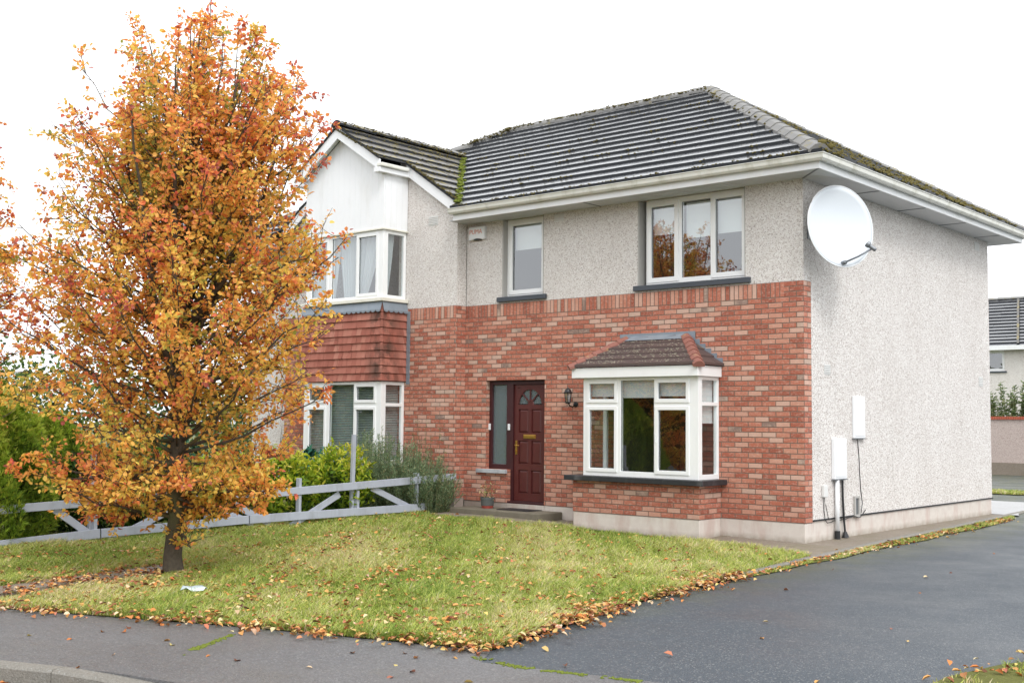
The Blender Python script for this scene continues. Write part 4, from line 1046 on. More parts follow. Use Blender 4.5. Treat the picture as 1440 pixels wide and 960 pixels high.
m = MB(); m.tube([foot, foot.lerp(tip, .5)+Vector((0, 0, -.012)), tip], .014, 8); m.tube([foot+zax*-.1, foot, foot+zax*.03], .03, 8); m.build('feed_arm', MAT['grey_metal'], dish, smooth=True)
td = (c-tip).normalized()
m = MB(); m.lathe(tip+Vector((0, 0, .02))-td*.05, [(.02, -.02), (.03, 0), (.03, .08), (.045, .10), (.045, .14), (.02, .145)], 14, axis=td); m.build('feed_horn', MAT['grey_metal'], dish, smooth=False)
m = MB(); m.box(-.005, .02, .12, .42, 4.36, 4.66); m.tube([(.0, .27, 4.45), (.16, .27, 4.45), (.16, .27, 4.66)], .025, 8); m.beam((.16, .27, 4.5), c+zax*-.19, .06, .10); m.build('wall_bracket', MAT['grey_metal'], dish)
# cable from the dish back to the wall
# alarm box
al = thing('alarm_box', 'white alarm bell box with orange lettering under the eaves', 'alarm box', (-6.31, .0, 5.04))
m = MB(); prof = [(-.19, .12), (.19, .12), (.19, -.11), (.13, -.115), (.06, -.098), (0, -.09), (-.06, -.098), (-.13, -.115), (-.19, -.11)]
m.prism([(-6.31+x, -.062, 5.035+z) for x, z in prof], (0, .07, 0)); bx_ = m.build('casing', MAT['box_white'], al, bevel=.012)
m = MB(); m.box(-6.31-.075, -6.31+.075, -.05, .006, 4.915, 4.945); m.build('sounder_base', MAT['black_metal'], al, bevel=.004)
def text(s, size, loc, rot, mat, parent, name='lettering', ext=.0008):
    cu = bpy.data.curves.new(name, 'FONT'); cu.body = s; cu.size = size; cu.align_x = 'CENTER'; cu.align_y = 'CENTER'; cu.extrude = ext; cu.offset = .0
    tmp = bpy.data.objects.new('lettering_curve', cu); COL.objects.link(tmp); bpy.context.view_layer.update()
    me = bpy.data.meshes.new_from_object(tmp); bpy.data.objects.remove(tmp)
    o = bpy.data.objects.new(name, me); COL.objects.link(o); me.materials.clear(); me.materials.append(mat); o.parent = parent
    o.location = Vector(loc)-Vector(parent.location); o.rotation_euler = rot; return o
text('PUMA', .115, (-6.325, -.0640, 5.06), (PI/2, 0, 0), MAT['orange_print'], al)
# wall lantern
la = thing('wall_lantern', 'small black lantern on a curled bracket by the front door', 'wall light', (-4.16, 0, 2.0))
m = MB(); m.lathe((-4.08, -.006, 1.98), [(.055, -.006), (.055, .012), (.03, .022)], 14, axis=(0, -1, 0)); m.tube([(-4.08, -.02, 1.98), (-4.09, -.09, 1.93), (-4.12, -.15, 1.95), (-4.15, -.16, 2.01)], .013, 8); m.build('bracket', MAT['black_metal'], la, smooth=True)
LC = (-4.16, -.16)
m = MB(); m.lathe((*LC, 2.02), [(.05, -.02), (.062, 0), (.05, .012)], 6); m.lathe((*LC, 2.215), [(.095, -.008), (.10, .004), (.072, .03), (.058, .07), (.02, .09), (.010, .115), (.004, .12)], 12)
for k in range(6):
    t = 2*PI*k/6; m.tube([(LC[0]+.055*math.cos(t), LC[1]+.055*math.sin(t), 2.03), (LC[0]+.078*math.cos(t), LC[1]+.078*math.sin(t), 2.21)], .0055, 5)
m.build('lantern_frame', MAT['black_metal'], la)
m = MB(); m.lathe((*LC, 2.03), [(.05, 0), (.073, .18)], 6); m.build('lantern_glass', MAT['lantern_glass'], la)
m = MB(); m.lathe((*LC, 2.05), [(.012, 0), (.014, .04), (.022, .06), (.022, .09), (.01, .11)], 10); m.build('bulb', MAT['box_white'], la, smooth=True)
la.scale = (.8, .8, .8)
# meter boxes
def meter(name, label, y0, y1, z0, z1, d, hood=True):
    t = thing(name, label, 'meter box', (0, (y0+y1)/2, z0))
    m = MB(); m.box(.001, d, y0, y1, z0, z1); m.build('casing', MAT['box_white'], t, bevel=.01)
    m = MB(); m.box(d, d+.008, y0+.03, y1-.03, z0+.035, z1-.03); m.build('door', MAT['box_white'], t, bevel=.004)
    m = MB(); m.box(.001, d+.014, y0-.006, y1+.006, z0-.012, z0-.002); m.build('bottom_lip', MAT['grey_metal'], t)
    return t
meter('meter_box', 'upper white meter box on the side wall, without a pipe', 1.54, 1.93, 1.49, 2.13, .04)
mt = meter('meter_box', 'lower white meter box on the side wall, with a pipe below', .83, 1.23, .895, 1.49, .06)
m = MB(); m.tube([(.045, .92, .885), (.045, .92, .13)], .032, 12); m.build('white_pipe', MAT['box_white'], mt, smooth=True)
m = MB(); m.tube([(.045, .92, .145), (.045, .92, .02)], .040, 12); m.build('pipe_boot', MAT['black_metal'], mt)
m = MB(); m.tube([(.03, 1.13, .885), (.03, 1.14, .6), (.03, 1.17, .3), (.04, 1.18, .12)], .016, 8); m.build('black_pipe', MAT['cable_black'], mt)
m = MB(); m.tube([(.04, 1.18, .12), (.05, 1.18, .03)], [.022, .055], 10); m.build('pipe_boot', MAT['black_metal'], mt)
jb = MB(); jb.box(.001, .05, .50, .62, .65, .82); tag(jb.build('junction_box', MAT['vent_grey'], None, bevel=.008), 'small pale junction box low on the side wall', 'junction box')
def wig(pts, amp, seed):
    out = []; r = random.Random(seed)
    for a, b in zip(pts[:-1], pts[1:]):
        for k in range(4): out.append(Vector(a).lerp(Vector(b), k/4)+Vector((0, r.gauss(0, amp), r.gauss(0, amp))))
    return out+[Vector(pts[-1])]
m = MB(); m.tube(wig([(.012, .56, .65), (.012, .57, .40), (.014, .60, .30), (.018, .66, .27)], .008, 1), .006, 5); m.tube(wig([(.012, .60, .55), (.012, .68, .40), (.014, .70, .32)], .006, 2), .0045, 5)
m.tube(wig([(.03, .66, .27), (.02, .84, .29), (.02, 1.25, .30), (.034, 1.5, .33), (.034, 1.75, .30), (.02, 1.95, .40)], .006, 3), .007, 5)
tag(m.build('cable', MAT['cable_black'], None), 'loose black cable running along the foot of the side wall', 'cable')
m = MB(); m.tube(wig([(.008, 1.72, 1.48), (.008, 1.77, 1.1), (.008, 1.80, .75), (.012, 1.86, .5), (.016, 1.80, .36)], .004, 4), .006, 5)
tag(m.build('cable', MAT['cable_black'], None), 'thin dark cable hanging straight down from the upper meter box', 'cable')
m = MB(); m.plate((1.56, 1.74), (.30, .62), [(1.595, 1.705, .34, .585)], -.03, .0, rside(0)); fl_ = thing('wall_niche', 'small grey framed recess box at the foot of the side wall', 'recess box', (0, 1.65, .3))
m.build('surround', MAT['reveal'], fl_, bevel=.004); m = MB(); m.box(.002, .008, 1.596, 1.704, .342, .584); m.build('backing', MAT['grey_metal'], fl_)
# flower pot
pt = thing('flower_pot', 'small grey and red plant pot with withered plant on step', 'plant pot', (-5.78, -.28, .216))
m = MB(); m.lathe((-5.78, -.28, .216), [(.095, 0), (.105, .045)], 18); m.build('pot_base', MAT['pot_red'], pt)
m = MB(); m.lathe((-5.78, -.28, .261), [(.108, 0), (.118, .10), (.124, .10), (.124, .14), (.11, .14), (.108, .11), (.01, .11)], 18); m.build('pot_body', MAT['pot_grey'], pt)
P = RNG.normal(size=(90, 3))*np.array([.07, .07, .09])+np.array([-5.78, -.28, .50]); 
leaves('withered_leaves', P, RNG.normal(size=(90, 3))+np.array([0, 0, .5]), RNG.uniform(.03, .06, 90), .02, palette(90, [(190,168,124),(150,150,90),(120,90,60)], [.4,.3,.3]), MAT['dry_leaf'], pt)
m = MB()
for k in range(9): m.tube([(-5.78+random.gauss(0,.03), -.28+random.gauss(0,.03), .36), (-5.78+random.gauss(0,.06), -.28+random.gauss(0,.06), random.uniform(.45,.62))], .003, 4)
m.build('stems', MAT['stem'], pt)
# litter on the lawn
m = MB(); P0 = Vector((-1.95, -8.86, H(-1.95, -8.86)+.075)); vs = []
for i in range(5):
    for j in range(3): vs.append(P0+Vector((.05*i-.03*j, .045*j+.03*i, .016*math.sin(i*1.7+j*2)+.012*((i+j) % 2)+.01*j)))
m.add(vs, [(i*3+j, i*3+j+1, (i+1)*3+j+1, (i+1)*3+j) for i in range(4) for j in range(2)])
o = m.build('litter_wrapper', MAT['litter'], None, smooth=True); o.modifiers.new('t', 'SOLIDIFY').thickness = .003; tag(o, 'crumpled pale plastic wrapper lying in the lawn', 'litter')

# ------------------------------------------------------------------ fence
fence = thing('garden_fence', 'low leaning grey timber rail fence between the gardens', 'fence', (-6.9, -4.2, 0))
FA, FB = Vector((-6.6, -.30)), Vector((-7.2, -8.5)); fdv = (FB-FA).normalized()
def F_(y, z, off=0.0):
    t = (y-FA.y)/(FB.y-FA.y); p = FA+(FB-FA)*t; nrm = Vector((-fdv.y, fdv.x))   # +x side
    if nrm.x < 0: nrm = -nrm
    p = p+nrm*off; return (p.x, p.y, z)
def rail(pts, h, name='rail', off=0.0, w=.035):
    m = MB()
    for a, b in zip(pts[:-1], pts[1:]): m.beam(F_(*a, off), F_(*b, off), w, h)
    return m.build(name, MAT['fence_paint'], fence, bevel=.004)
rail([(-9.9, -.04), (-6.76, .125)], .125); rail([(-6.74, .125), (-4.42, .19)], .12); rail([(-4.40, .19), (-.85, .22)], .125)
rail([(-9.4, .46), (-7.2, .54), (-6.0, .58)], .11); rail([(-5.98, .58), (-5.2, .60), (-4.3, .565)], .11); rail([(-4.3, .555), (-.22, .715)], .12)
for y, z0, z1, w_ in ((-6.82, -.02, .72, .09), (-3.49, .0, .78, .08), (-1.09, .0, .80, .10), (-2.35, .0, .55, .07), (-5.1, .0, .66, .08)):
    m = MB(); m.beam(F_(y, z0, -.045), F_(y, z1, -.045), w_, .05, up=(0, -1, 0)); m.build('post', MAT['fence_paint'], fence, bevel=.004)
for y, z1 in ((-6.86, 1.20), (-2.42, 1.46)):
    m = MB(); m.beam(F_(y, 0, -.10), F_(y+.03, z1, -.10), .06, .06, up=(0, -1, 0)); tag(m.build('post', MAT['fence_paint'], fence, bevel=.005), 'tall fence post')
for a, b in (((-7.38, .48), (-6.72, .0)), ((-2.05, .58), (-.95, .10)), ((-3.75, -.02), (-2.7, .50)), ((-5.3, .50), (-4.3, .12)), ((-6.6, .0), (-5.7, .38)), ((-4.0, .10), (-4.7, .45))):
    m = MB(); m.beam(F_(*a, .03 if False else -.05), F_(*b, -.05), .03, .10); m.build('brace', MAT['fence_paint'], fence, bevel=.004)

# ------------------------------------------------------------------ trees
def dome(z):   # crown radius by height for the pear tree
    zz = [.42, .72, 1.05, 1.7, 2.35, 3.3, 4.2, 5.1, 5.6, 5.95, 6.3, 6.6]; rr = [.6, 1.05, 1.45, 1.86, 2.02, 1.92, 1.76, 1.55, 1.28, .95, .25, .06]
    return float(np.interp(z, zz, rr))
def axis_at(z): return Vector((.003*z+.0045*z*z, .002*z+.0036*z*z, 0))
def make_pear(name, label, loc, seed, group=None):
    rnd = random.Random(seed); root = thing(name, label, 'tree', loc, 0, group)
    L0 = Vector(loc)
    tk = MB(); zs = [0, .05, .2, .6, 1.1, 1.7, 2.4, 3.2, 4.2, 5.2, 6.1]; rs = [.14, .115, .10, .088, .08, .072, .06, .048, .03, .016, .006]
    tp = [L0+axis_at(z)-axis_at(0)*1.0+Vector((rnd.gauss(0, .012), rnd.gauss(0, .012), z)) for z in zs]
    def trunk_at(z):
        for i in range(len(zs)-1):
            if z <= zs[i+1]: return tp[i].lerp(tp[i+1], (z-zs[i])/(zs[i+1]-zs[i]))
        return tp[-1]
    tk.tube(tp, rs, 12); tk.build('trunk', MAT['bark'], root, smooth=True)
    lb = MB(); tw = MB(); tips = []
    ends = []
    for k in range(170):
        f = (k+.5)/170; z0 = .58+3.6*f**1.05; a = k*2.39996+rnd.gauss(0, .25)
        zt = z0+rnd.uniform(.25, 1.0)+ 1.5*f*rnd.random()
        if k < 34: zt = z0+rnd.uniform(-.3, .45)
        zt = min(zt, 6.1); r = dome(zt)*((rnd.uniform(.70, .92) if k % 4 else rnd.uniform(.98, 1.10)) if k % 3 else rnd.uniform(.45, .8))*(1.0-.10*math.cos(a-.71))
        base = trunk_at(z0); e = L0+axis_at(zt)+Vector((math.cos(a)*r, math.sin(a)*r, zt))
        mid = base.lerp(e, .45)+Vector((math.cos(a)*.12*r, math.sin(a)*.12*r, -.10*r+.06)); n = 7; pl = []
        for i in range(n+1):
            t = i/n; p = base*(1-t)**2+mid*2*t*(1-t)+e*t*t+Vector((rnd.gauss(0, .02), rnd.gauss(0, .02), rnd.gauss(0, .02)))*(t > 0); pl.append(p)
        rb = rnd.uniform(.012, .026)*(1-.4*f); lb.tube(pl, [rb*(1-.88*i/n)+.002 for i in range(n+1)], 6); ends.append((pl, r))
    for k in range(11):        # the few thick limbs that rise steeply from the fork
        z0 = rnd.uniform(1.7, 2.7); a = k*2*PI/11+rnd.gauss(0, .2); zt = rnd.uniform(4.3, 5.7); r = dome(zt)*rnd.uniform(.35, .75)
        base = trunk_at(z0); e = L0+axis_at(zt)+Vector((math.cos(a)*r, math.sin(a)*r, zt)); mid = base.lerp(e, .4)+Vector((math.cos(a)*.22, math.sin(a)*.22, -.12)); n = 9
        pl = [base*(1-t)**2+mid*2*t*(1-t)+e*t*t+Vector((rnd.gauss(0, .015), rnd.gauss(0, .015), 0)) for t in [i/n for i in range(n+1)]]
        lb.tube(pl, [.042*(1-.85*i/n)+.003 for i in range(n+1)], 7); ends.append(([pl[i] for i in (0, 1, 3, 4, 5, 6, 7, 9)], r))
    for k in range(48):        # upright leaders in the upper crown
        z0 = rnd.uniform(2.2, 4.6); a = rnd.random()*2*PI; zt = rnd.uniform(4.6, 6.35); r = dome(zt)*rnd.uniform(.3, .98)
        base = trunk_at(z0)+Vector((0, 0, 0)); e = L0+axis_at(zt)+Vector((math.cos(a)*r, math.sin(a)*r, zt)); mid = base.lerp(e, .5)+Vector((math.cos(a)*.15, math.sin(a)*.15, -.15)); n = 7
        pl = [base*(1-t)**2+mid*2*t*(1-t)+e*t*t+Vector((rnd.gauss(0, .02), rnd.gauss(0, .02), 0)) for t in [i/n for i in range(n+1)]]
        lb.tube(pl, [.016*(1-.85*i/n)+.002 for i in range(n+1)], 5); ends.append((pl, r))
    P = []; D = []; K = []
    for pl, r in ends:
        ckey = rnd.gauss(0, .12)
        for q in range(20):
            t = rnd.uniform(.16, 1.0)**.85; i = min(int(t*7), 6); b = pl[i].lerp(pl[i+1], t*7-i)
            outw = (b-(L0+Vector((0, 0, b.z-L0.z)))); outw.z = 0; outw = outw.normalized() if outw.length > .01 else Vector((rnd.gauss(0,1), rnd.gauss(0,1), 0)).normalized()
            d = (outw*rnd.uniform(-.1, .9)+Vector((rnd.gauss(0, .6), rnd.gauss(0, .6), rnd.uniform(-.25, 1.15)))).normalized(); ln = rnd.uniform(.18, .48)
            e = b+d*ln+Vector((0, 0, .05*ln))
            rr = (Vector((e.x, e.y, 0))-Vector((L0.x, L0.y, 0))-axis_at(e.z-L0.z)).length; zz = e.z-L0.z
            if rr > dome(zz)*(.94+.26*rnd.random()**3)*(1-.10*math.cos(math.atan2(e.y-L0.y, e.x-L0.x)-.71)) or zz < .42: 
                e = b+d*ln*.35
            m_ = b.lerp(e, .5)+Vector((rnd.gauss(0, .02), rnd.gauss(0, .02), rnd.gauss(0, .02)))
            tw.tube([b, m_, e], [.0045, .0035, .0018], 3, cap=False)
            segs = [(b, m_), (m_, e)]
            key = ckey+rnd.gauss(0, .10)
            if zz > 2.3 and rr < .45 and rnd.random() < .45: continue
            if rnd.random() < .10: continue
            for _ in range(rnd.randint(12, 22)):
                s0, s1 = segs[rnd.random() < .68]; tt = rnd.random(); p = s0.lerp(s1, tt)
                dd_ = (d*.5+Vector((rnd.gauss(0, .8), rnd.gauss(0, .8), rnd.gauss(-.1, .65)))).normalized()
                P.append(p+dd_*rnd.uniform(.0, .05)); D.append(dd_); K.append(key)
    lb.build('limbs', MAT['bark'], root, smooth=True, fix=False); tw.build('twigs', MAT['twig'], root, smooth=True, fix=False)
    P = np.array([tuple(p) for p in P]); D = np.array([tuple(p) for p in D]); K = np.array(K); n = len(P)
    zrel = (P[:, 2]-L0.z); q = P-np.array(L0)
    rr = np.hypot(q[:, 0], q[:, 1])/np.maximum([dome(z) for z in zrel], .2)
    cl = vnoise(q+seed, 1.6, 2.0)-.5
    key = .47+K*1.1+cl*.36+RNG.normal(size=n)*.19+(rr-.6)*.18+(zrel > 4.6)*.08
    C = palette(n, [(166,172,84),(226,204,98),(248,212,106),(250,198,98),(248,180,98),(244,160,96),(236,136,94),(218,112,92),(184,106,92)], [.04,.10,.18,.19,.17,.13,.10,.06,.03], .09, np.clip(key, 0, .999))
    up = RNG.normal(size=(n, 3))*.7+np.array([0, 0, .8])
    Ls = RNG.uniform(.036, .064, n)
    leaves('foliage', P, D, Ls, Ls*RNG.uniform(.62, .85, n), C, MAT['leaf'], root, N=up, droop=.28, fold=.14)
    return root
pear = make_pear('pear_tree', 'orange and yellow autumn pear tree standing on the front lawn', (-3.5, -7.93, H(-3.5, -7.93)-.01), 11, 'autumn trees along the front gardens')
def copy_tree(o, parent=None):
    c = o.copy(); COL.objects.link(c); c.parent = parent
    for ch in o.children: copy_tree(ch, c)
    return c
t2 = copy_tree(pear); t2.location = (-8.3, -9.45, .0); t2.rotation_euler = (0, 0, 2.1); t2.scale = (1.12, 1.12, 1.08)
t2['label'] = 'orange autumn tree cut off by the left edge of the photo, beyond the fence'

# ---- shrubs
def cloud(n, c, r, flat=1.0, shell=.55, zmin=0.02):
    """points in a lumpy ellipsoid, denser to the outside"""
    d = norm(RNG.normal(size=(n, 3))); rad = shell+(1-shell)*RNG.random(n)**.6
    lump = .82+.3*vnoise(d*2.2+c[0], 1.7, c[1])
    P = np.array(c)+d*rad[:, None]*lump[:, None]*np.array(r); d2 = d*np.array([1, 1, flat])
    m = P[:, 2] > zmin; return P[m], d2[m]
def conifer(label, x, y, R, Ht, n, group=None, seed=0):
    root = thing('conifer', label, 'conifer', (x, y, 0), 0, group)
    t = RNG.random(n)**.8; z = .04+t*Ht*.98; a = RNG.random(n)*2*PI
    prof = np.interp(z/Ht, [0, .12, .35, .6, .8, .93, 1.0], [.72, .95, 1.0, .82, .52, .28, .02])*R
    lump = .78+.34*vnoise(np.stack([np.cos(a)*2+x, np.sin(a)*2, z*1.6], 1), 1.6, 4.0)+.16*np.sin(a*9+z*3)
    rad = prof*lump*(1-.35*RNG.random(n)**2)
    P = np.stack([x+np.cos(a)*rad, y+np.sin(a)*rad, z], 1)
    D = np.stack([np.cos(a)*.8, np.sin(a)*.8, np.full(n, .9)], 1)+RNG.normal(size=(n, 3))*.35
    dep = rad/np.maximum(prof*lump, .01)
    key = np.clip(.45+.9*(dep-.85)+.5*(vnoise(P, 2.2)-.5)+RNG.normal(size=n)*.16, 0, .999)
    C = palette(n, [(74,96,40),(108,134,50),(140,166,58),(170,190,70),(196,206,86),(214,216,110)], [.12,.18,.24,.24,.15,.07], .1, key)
    # each point is a spray: three narrow fingers
    PP = np.repeat(P, 4, 0); DD = np.repeat(D, 4, 0)+RNG.normal(size=(n*4, 3))*.42; CC = np.repeat(C, 4, 0)*RNG.uniform(.85, 1.15, (n*4, 1))
    leaves('foliage', PP, DD, RNG.uniform(.06, .12, n*4), .014, CC, MAT['leaf'], root, droop=.1, fold=.1)
    m = MB(); m.tube([(x, y, 0), (x, y, Ht*.8)], [.06, .01], 8)
    for k in range(60):
        f = random.random(); a = random.random()*2*PI; zz = .1+f*Ht*.75; r = np.interp(zz/Ht, [0, .35, .8, 1], [.7, .85, .4, 0])*R
        m.tube([(x, y, zz), (x+math.cos(a)*r, y+math.sin(a)*r, zz+.2)], [.012, .004], 4, cap=False)
    m.build('trunk', MAT['twig'], root, smooth=True, fix=False); return root
Ph, dh = cloud(30000, (-17, -4, 1.0), (2.5, 12, 2.2), shell=.5, zmin=.05)
tag(leaves('far_hedge', Ph, RNG.normal(size=(len(Ph), 3)), RNG.uniform(.08, .16, len(Ph)), .08, palette(len(Ph), [(60,84,46),(88,112,58),(120,138,72),(170,150,80)], [.3,.35,.25,.1]), MAT['leaf']), 'mixed green hedge far off to the left beyond the gardens', 'hedge', kind='stuff')
conifer('golden green conifer bush at the left edge behind the fence rail', -7.95, -7.95, .86, 2.2, 16000, 'conifers beyond the fence')
conifer('smaller dark conifer beside the golden one, behind the fence', -8.6, -6.7, .75, 1.75, 6000, 'conifers beyond the fence')
def leafy(name, label, cat, c, r, n, L, W, cols, w, group=None, flat=1.0, up=.5, stems=10, shell=.4, rosette=5, spikes=0):
    root = thing(name, label, cat, (c[0], c[1], 0), 0, group)
    P, d = cloud(n, c, r, shell=shell)
    m_ = len(P); ax_ = norm(d*.8+np.array([0, 0, up])+RNG.normal(size=(m_, 3))*.35)
    P = np.repeat(P, rosette, 0); A = np.repeat(ax_, rosette, 0); k = len(P)
    D = norm(A*.6+RNG.normal(size=(k, 3))*.5); P = P+A*RNG.uniform(-.06, .06, (k, 1))
    dist = np.linalg.norm((P-np.array(c))/np.array(r), axis=1)
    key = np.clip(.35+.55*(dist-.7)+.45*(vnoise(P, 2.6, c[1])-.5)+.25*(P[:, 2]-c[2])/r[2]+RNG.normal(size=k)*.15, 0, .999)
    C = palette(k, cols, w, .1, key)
    leaves('foliage', P, D, RNG.uniform(L*.7, L*1.2, k), W, C, MAT['leaf'], root, droop=.2, fold=.12, N=A+RNG.normal(size=(k, 3))*.3)
    m = MB()
    for i in range(stems):
        a = 2*PI*i/stems+random.random(); f = random.uniform(.3, .85)
        e = Vector((c[0]+math.cos(a)*r[0]*f, c[1]+math.sin(a)*r[1]*f, c[2]+r[2]*random.uniform(.1, .8)))
        m.tube([(c[0]+math.cos(a)*.05, c[1]+math.sin(a)*.05, 0), (c[0]+math.cos(a)*r[0]*f*.4, c[1]+math.sin(a)*r[1]*f*.4, e.z*.5), e], [.014, .01, .004], 5)
    m.build('stems', MAT['stem'], root, smooth=True, fix=False); return root
LC_ = [(60,84,30),(98,128,38),(138,164,44),(176,190,54),(208,206,74),(222,214,104)]; LW_ = [.16,.2,.22,.2,.14,.08]
G = 'laurel shrubs behind the fence'
leafy('laurel_shrub', 'yellow green laurel behind the fence beside the rosemary bush', 'shrub', (-7.35, -2.25, .55), (.55, .65, .72), 800, .10, .036, LC_, LW_, G)
leafy('laurel_shrub', 'largest yellow green laurel, in front of the tall fence post', 'shrub', (-7.5, -3.35, .55), (.55, .7, .70), 820, .10, .036, LC_, LW_, G)
leafy('laurel_shrub', 'yellow green laurel half hidden by the autumn tree crown', 'shrub', (-7.5, -4.5, .50), (.5, .7, .66), 760, .10, .036, LC_, LW_, G)
leafy('laurel_shrub', 'bright green shrub seen behind the autumn tree trunk', 'shrub', (-7.9, -5.7, .65), (.6, .65, .75), 560, .10, .036, [(44,70,26),(74,108,34),(108,142,40),(150,176,54)], [.25,.3,.3,.15], G)
leafy('laurel_shrub', 'dark green shrub right of the conifer behind the fence', 'shrub', (-8.0, -6.5, .55), (.5, .6, .62), 480, .12, .030, [(30,50,22),(52,80,28),(88,118,38),(150,160,70)], [.3,.35,.25,.1], G)
leafy('leafy_shrub', 'blue green broad leaved shrub below the downstairs bay window', 'shrub', (-8.5, -1.75, .62), (.9, .45, .52), 420, .13, .06, [(26,70,60),(46,104,88),(92,148,128),(34,58,36)], [.3,.3,.2,.2], 'garden shrubs beyond the fence')
leafy('leafy_shrub', 'dark blue green shrub behind the autumn tree crown', 'shrub', (-9.2, -4.7, .8), (.8, .9, .72), 420, .13, .055, [(24,58,40),(40,88,66),(80,130,100),(34,52,30)], [.3,.3,.15,.25], 'garden shrubs beyond the fence')
# rosemary-like feathery bush in the corner
def feathery(label, c, R, Ht, nst, seed, fall=.35, group=None):
    rnd = random.Random(seed); root = thing('rosemary_bush', label, 'shrub', (c[0], c[1], 0), 0, group); m = MB(); P = []; D = []
    for i in range(nst):
        a = rnd.random()*2*PI; sp = rnd.random()**.7; hh = Ht*rnd.uniform(.55, 1.0)*(1-fall*sp)
        b = Vector((c[0]+math.cos(a)*R*.35*sp, c[1]+math.sin(a)*R*.35*sp, 0)); e = Vector((c[0]+math.cos(a)*R*sp, c[1]+math.sin(a)*R*sp, hh)); mid = b.lerp(e, .5)+Vector((math.cos(a)*.06, math.sin(a)*.06, .03))
        pts = [b*(1-t)**2+mid*2*t*(1-t)+e*t*t for t in [k/6 for k in range(7)]]; m.tube(pts, [.006-.0007*k for k in range(7)], 4, cap=False)
        for k in range(int(hh*115)):
            t = rnd.uniform(.12, 1); j = min(int(t*6), 5); p = pts[j].lerp(pts[j+1], t*6-j); d = (pts[j+1]-pts[j]).normalized()
            q = (d*.9+Vector((rnd.gauss(0, .7), rnd.gauss(0, .7), rnd.gauss(0, .35)))).normalized(); P.append(tuple(p)); D.append(tuple(q))
    m.build('stems', MAT['stem'], root, smooth=True, fix=False); n = len(P); P = np.array(P); D = np.array(D)
    C = palette(n, [(104,130,98),(132,158,118),(156,176,134),(180,194,156),(190,180,134)], [.25,.3,.25,.12,.08], .1)
    leaves('foliage', P, D, RNG.uniform(.03, .07, n), .0085, C, MAT['leaf'], root, droop=.05, fold=.05); return root
G = 'feathery grey green bushes in the house corner'
feathery('grey green feathery bush filling the corner by the brick wall', (-7.1, -.85, 0), .8, 1.45, 280, 3, group=G)
feathery('loose feathery bush with tall thin shoots before the white bay window', (-7.6, -1.25, 0), .6, 1.66, 150, 5, .2, group=G)
feathery('low spreading feathery bush at the end of the fence rail', (-6.75, -.72, 0), .62, 1.05, 170, 8, .25, group=G)
# tall dry stalks
wd = thing('wild_stalks', 'tall thin dry stalks growing up against the brick wall', 'weeds', (-6.9, -.6, 0)); m = MB(); P = []; D = []
for k in range(16):
    x = -6.9+random.gauss(0, .35); y = -.62+random.gauss(0, .16); h = random.uniform(1.0, 1.75); e = (x+random.gauss(0, .12), y+random.gauss(0, .1), h)
    m.tube([(x, y, 0), (x+random.gauss(0, .03), y, h*.5), e], [.005, .004, .002], 4, cap=False)
    for _ in range(40):
        t = random.uniform(.35, 1); P.append((x+(e[0]-x)*t+random.gauss(0, .02), y+(e[1]-y)*t+random.gauss(0, .02), h*t)); D.append((random.gauss(0, 1), random.gauss(0, 1), random.gauss(.6, .5)))
m.build('stems', MAT['stem'], wd, smooth=True, fix=False); n = len(P)
leaves('foliage', np.array(P), np.array(D), RNG.uniform(.03, .055, n), .012, palette(n, [(120,130,84),(150,140,96),(96,116,64)], [.4,.3,.3]), MAT['leaf'], wd)

# ------------------------------------------------------------------ behind the house, on the right
bw = thing('boundary_wall', 'low pinkish pebbledash wall with brick coping behind the lane', 'garden wall', (0, 26.4, 0))
m = MB(); m.box(-16, 24, 26.4, 26.6, .42, 1.90); m.build('wall', MAT['pebbledash_far'], bw)
m = MB(); m.box(-16, 24, 26.37, 26.63, 0, .42); m.build('wall_plinth', MAT['path_concrete'], bw)
m = MB()
for k in range(int(40/.078)): m.box(-16+k*.078, -16+k*.078+.068, 26.35, 26.65, 1.90, 2.005)
simple('coping_brick', (168, 88, 66), .85, .3, 4, .3); m.build('brick_coping', MAT['coping_brick'], bw)
fh = thing('far_house', 'distant grey tiled house with one window behind the garden wall', 'house', (-4, 40, 0))
m = MB(); m.plate((-24, 4), (0, 5.2), [(-11.35, -10.25, 4.18, 5.12), (-14.5, -13, 4.18, 5.12)], 0, .3, front(40)); m.plate((40.3, 48), (0, 5.2), [], 0, .3, rside(4)); m.build('wall', MAT['pebbledash_pale'], fh)
m = MB()
tiles(m, [(-24.3, 39.6), (-24.3, 44), (4.3, 44), (4.3, 39.6)], (0, 39.6), (0, 1), lambda x, y: 5.25+.6*(y-39.6), wt=1.6, c=.29, th=.06, jit=.006)
tiles(m, [(-24.3, 48.4), (-24.3, 44), (4.3, 44), (4.3, 48.4)], (0, 48.4), (0, -1), lambda x, y: 5.25+.6*(48.4-y), wt=3, c=.29, th=.06)
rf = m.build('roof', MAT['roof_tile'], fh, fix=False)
m = MB(); caps(m, (-24.3, 44, 7.98), (4.3, 44, 7.98), seg=.6); m.build('ridge_tiles', MAT['ridge_tile'], rf)
m = MB(); m.beam((-10.75, 43.7, 7.80), (-9.55, 39.7, 5.38), .10, .09); m.build('moss_strip', MAT['roof_tile_mossy'], rf)
m = MB(); m.box(-24, 4, 39.55, 39.62, 5.12, 5.32); m.build('fascia', MAT['fascia_white'], fh)
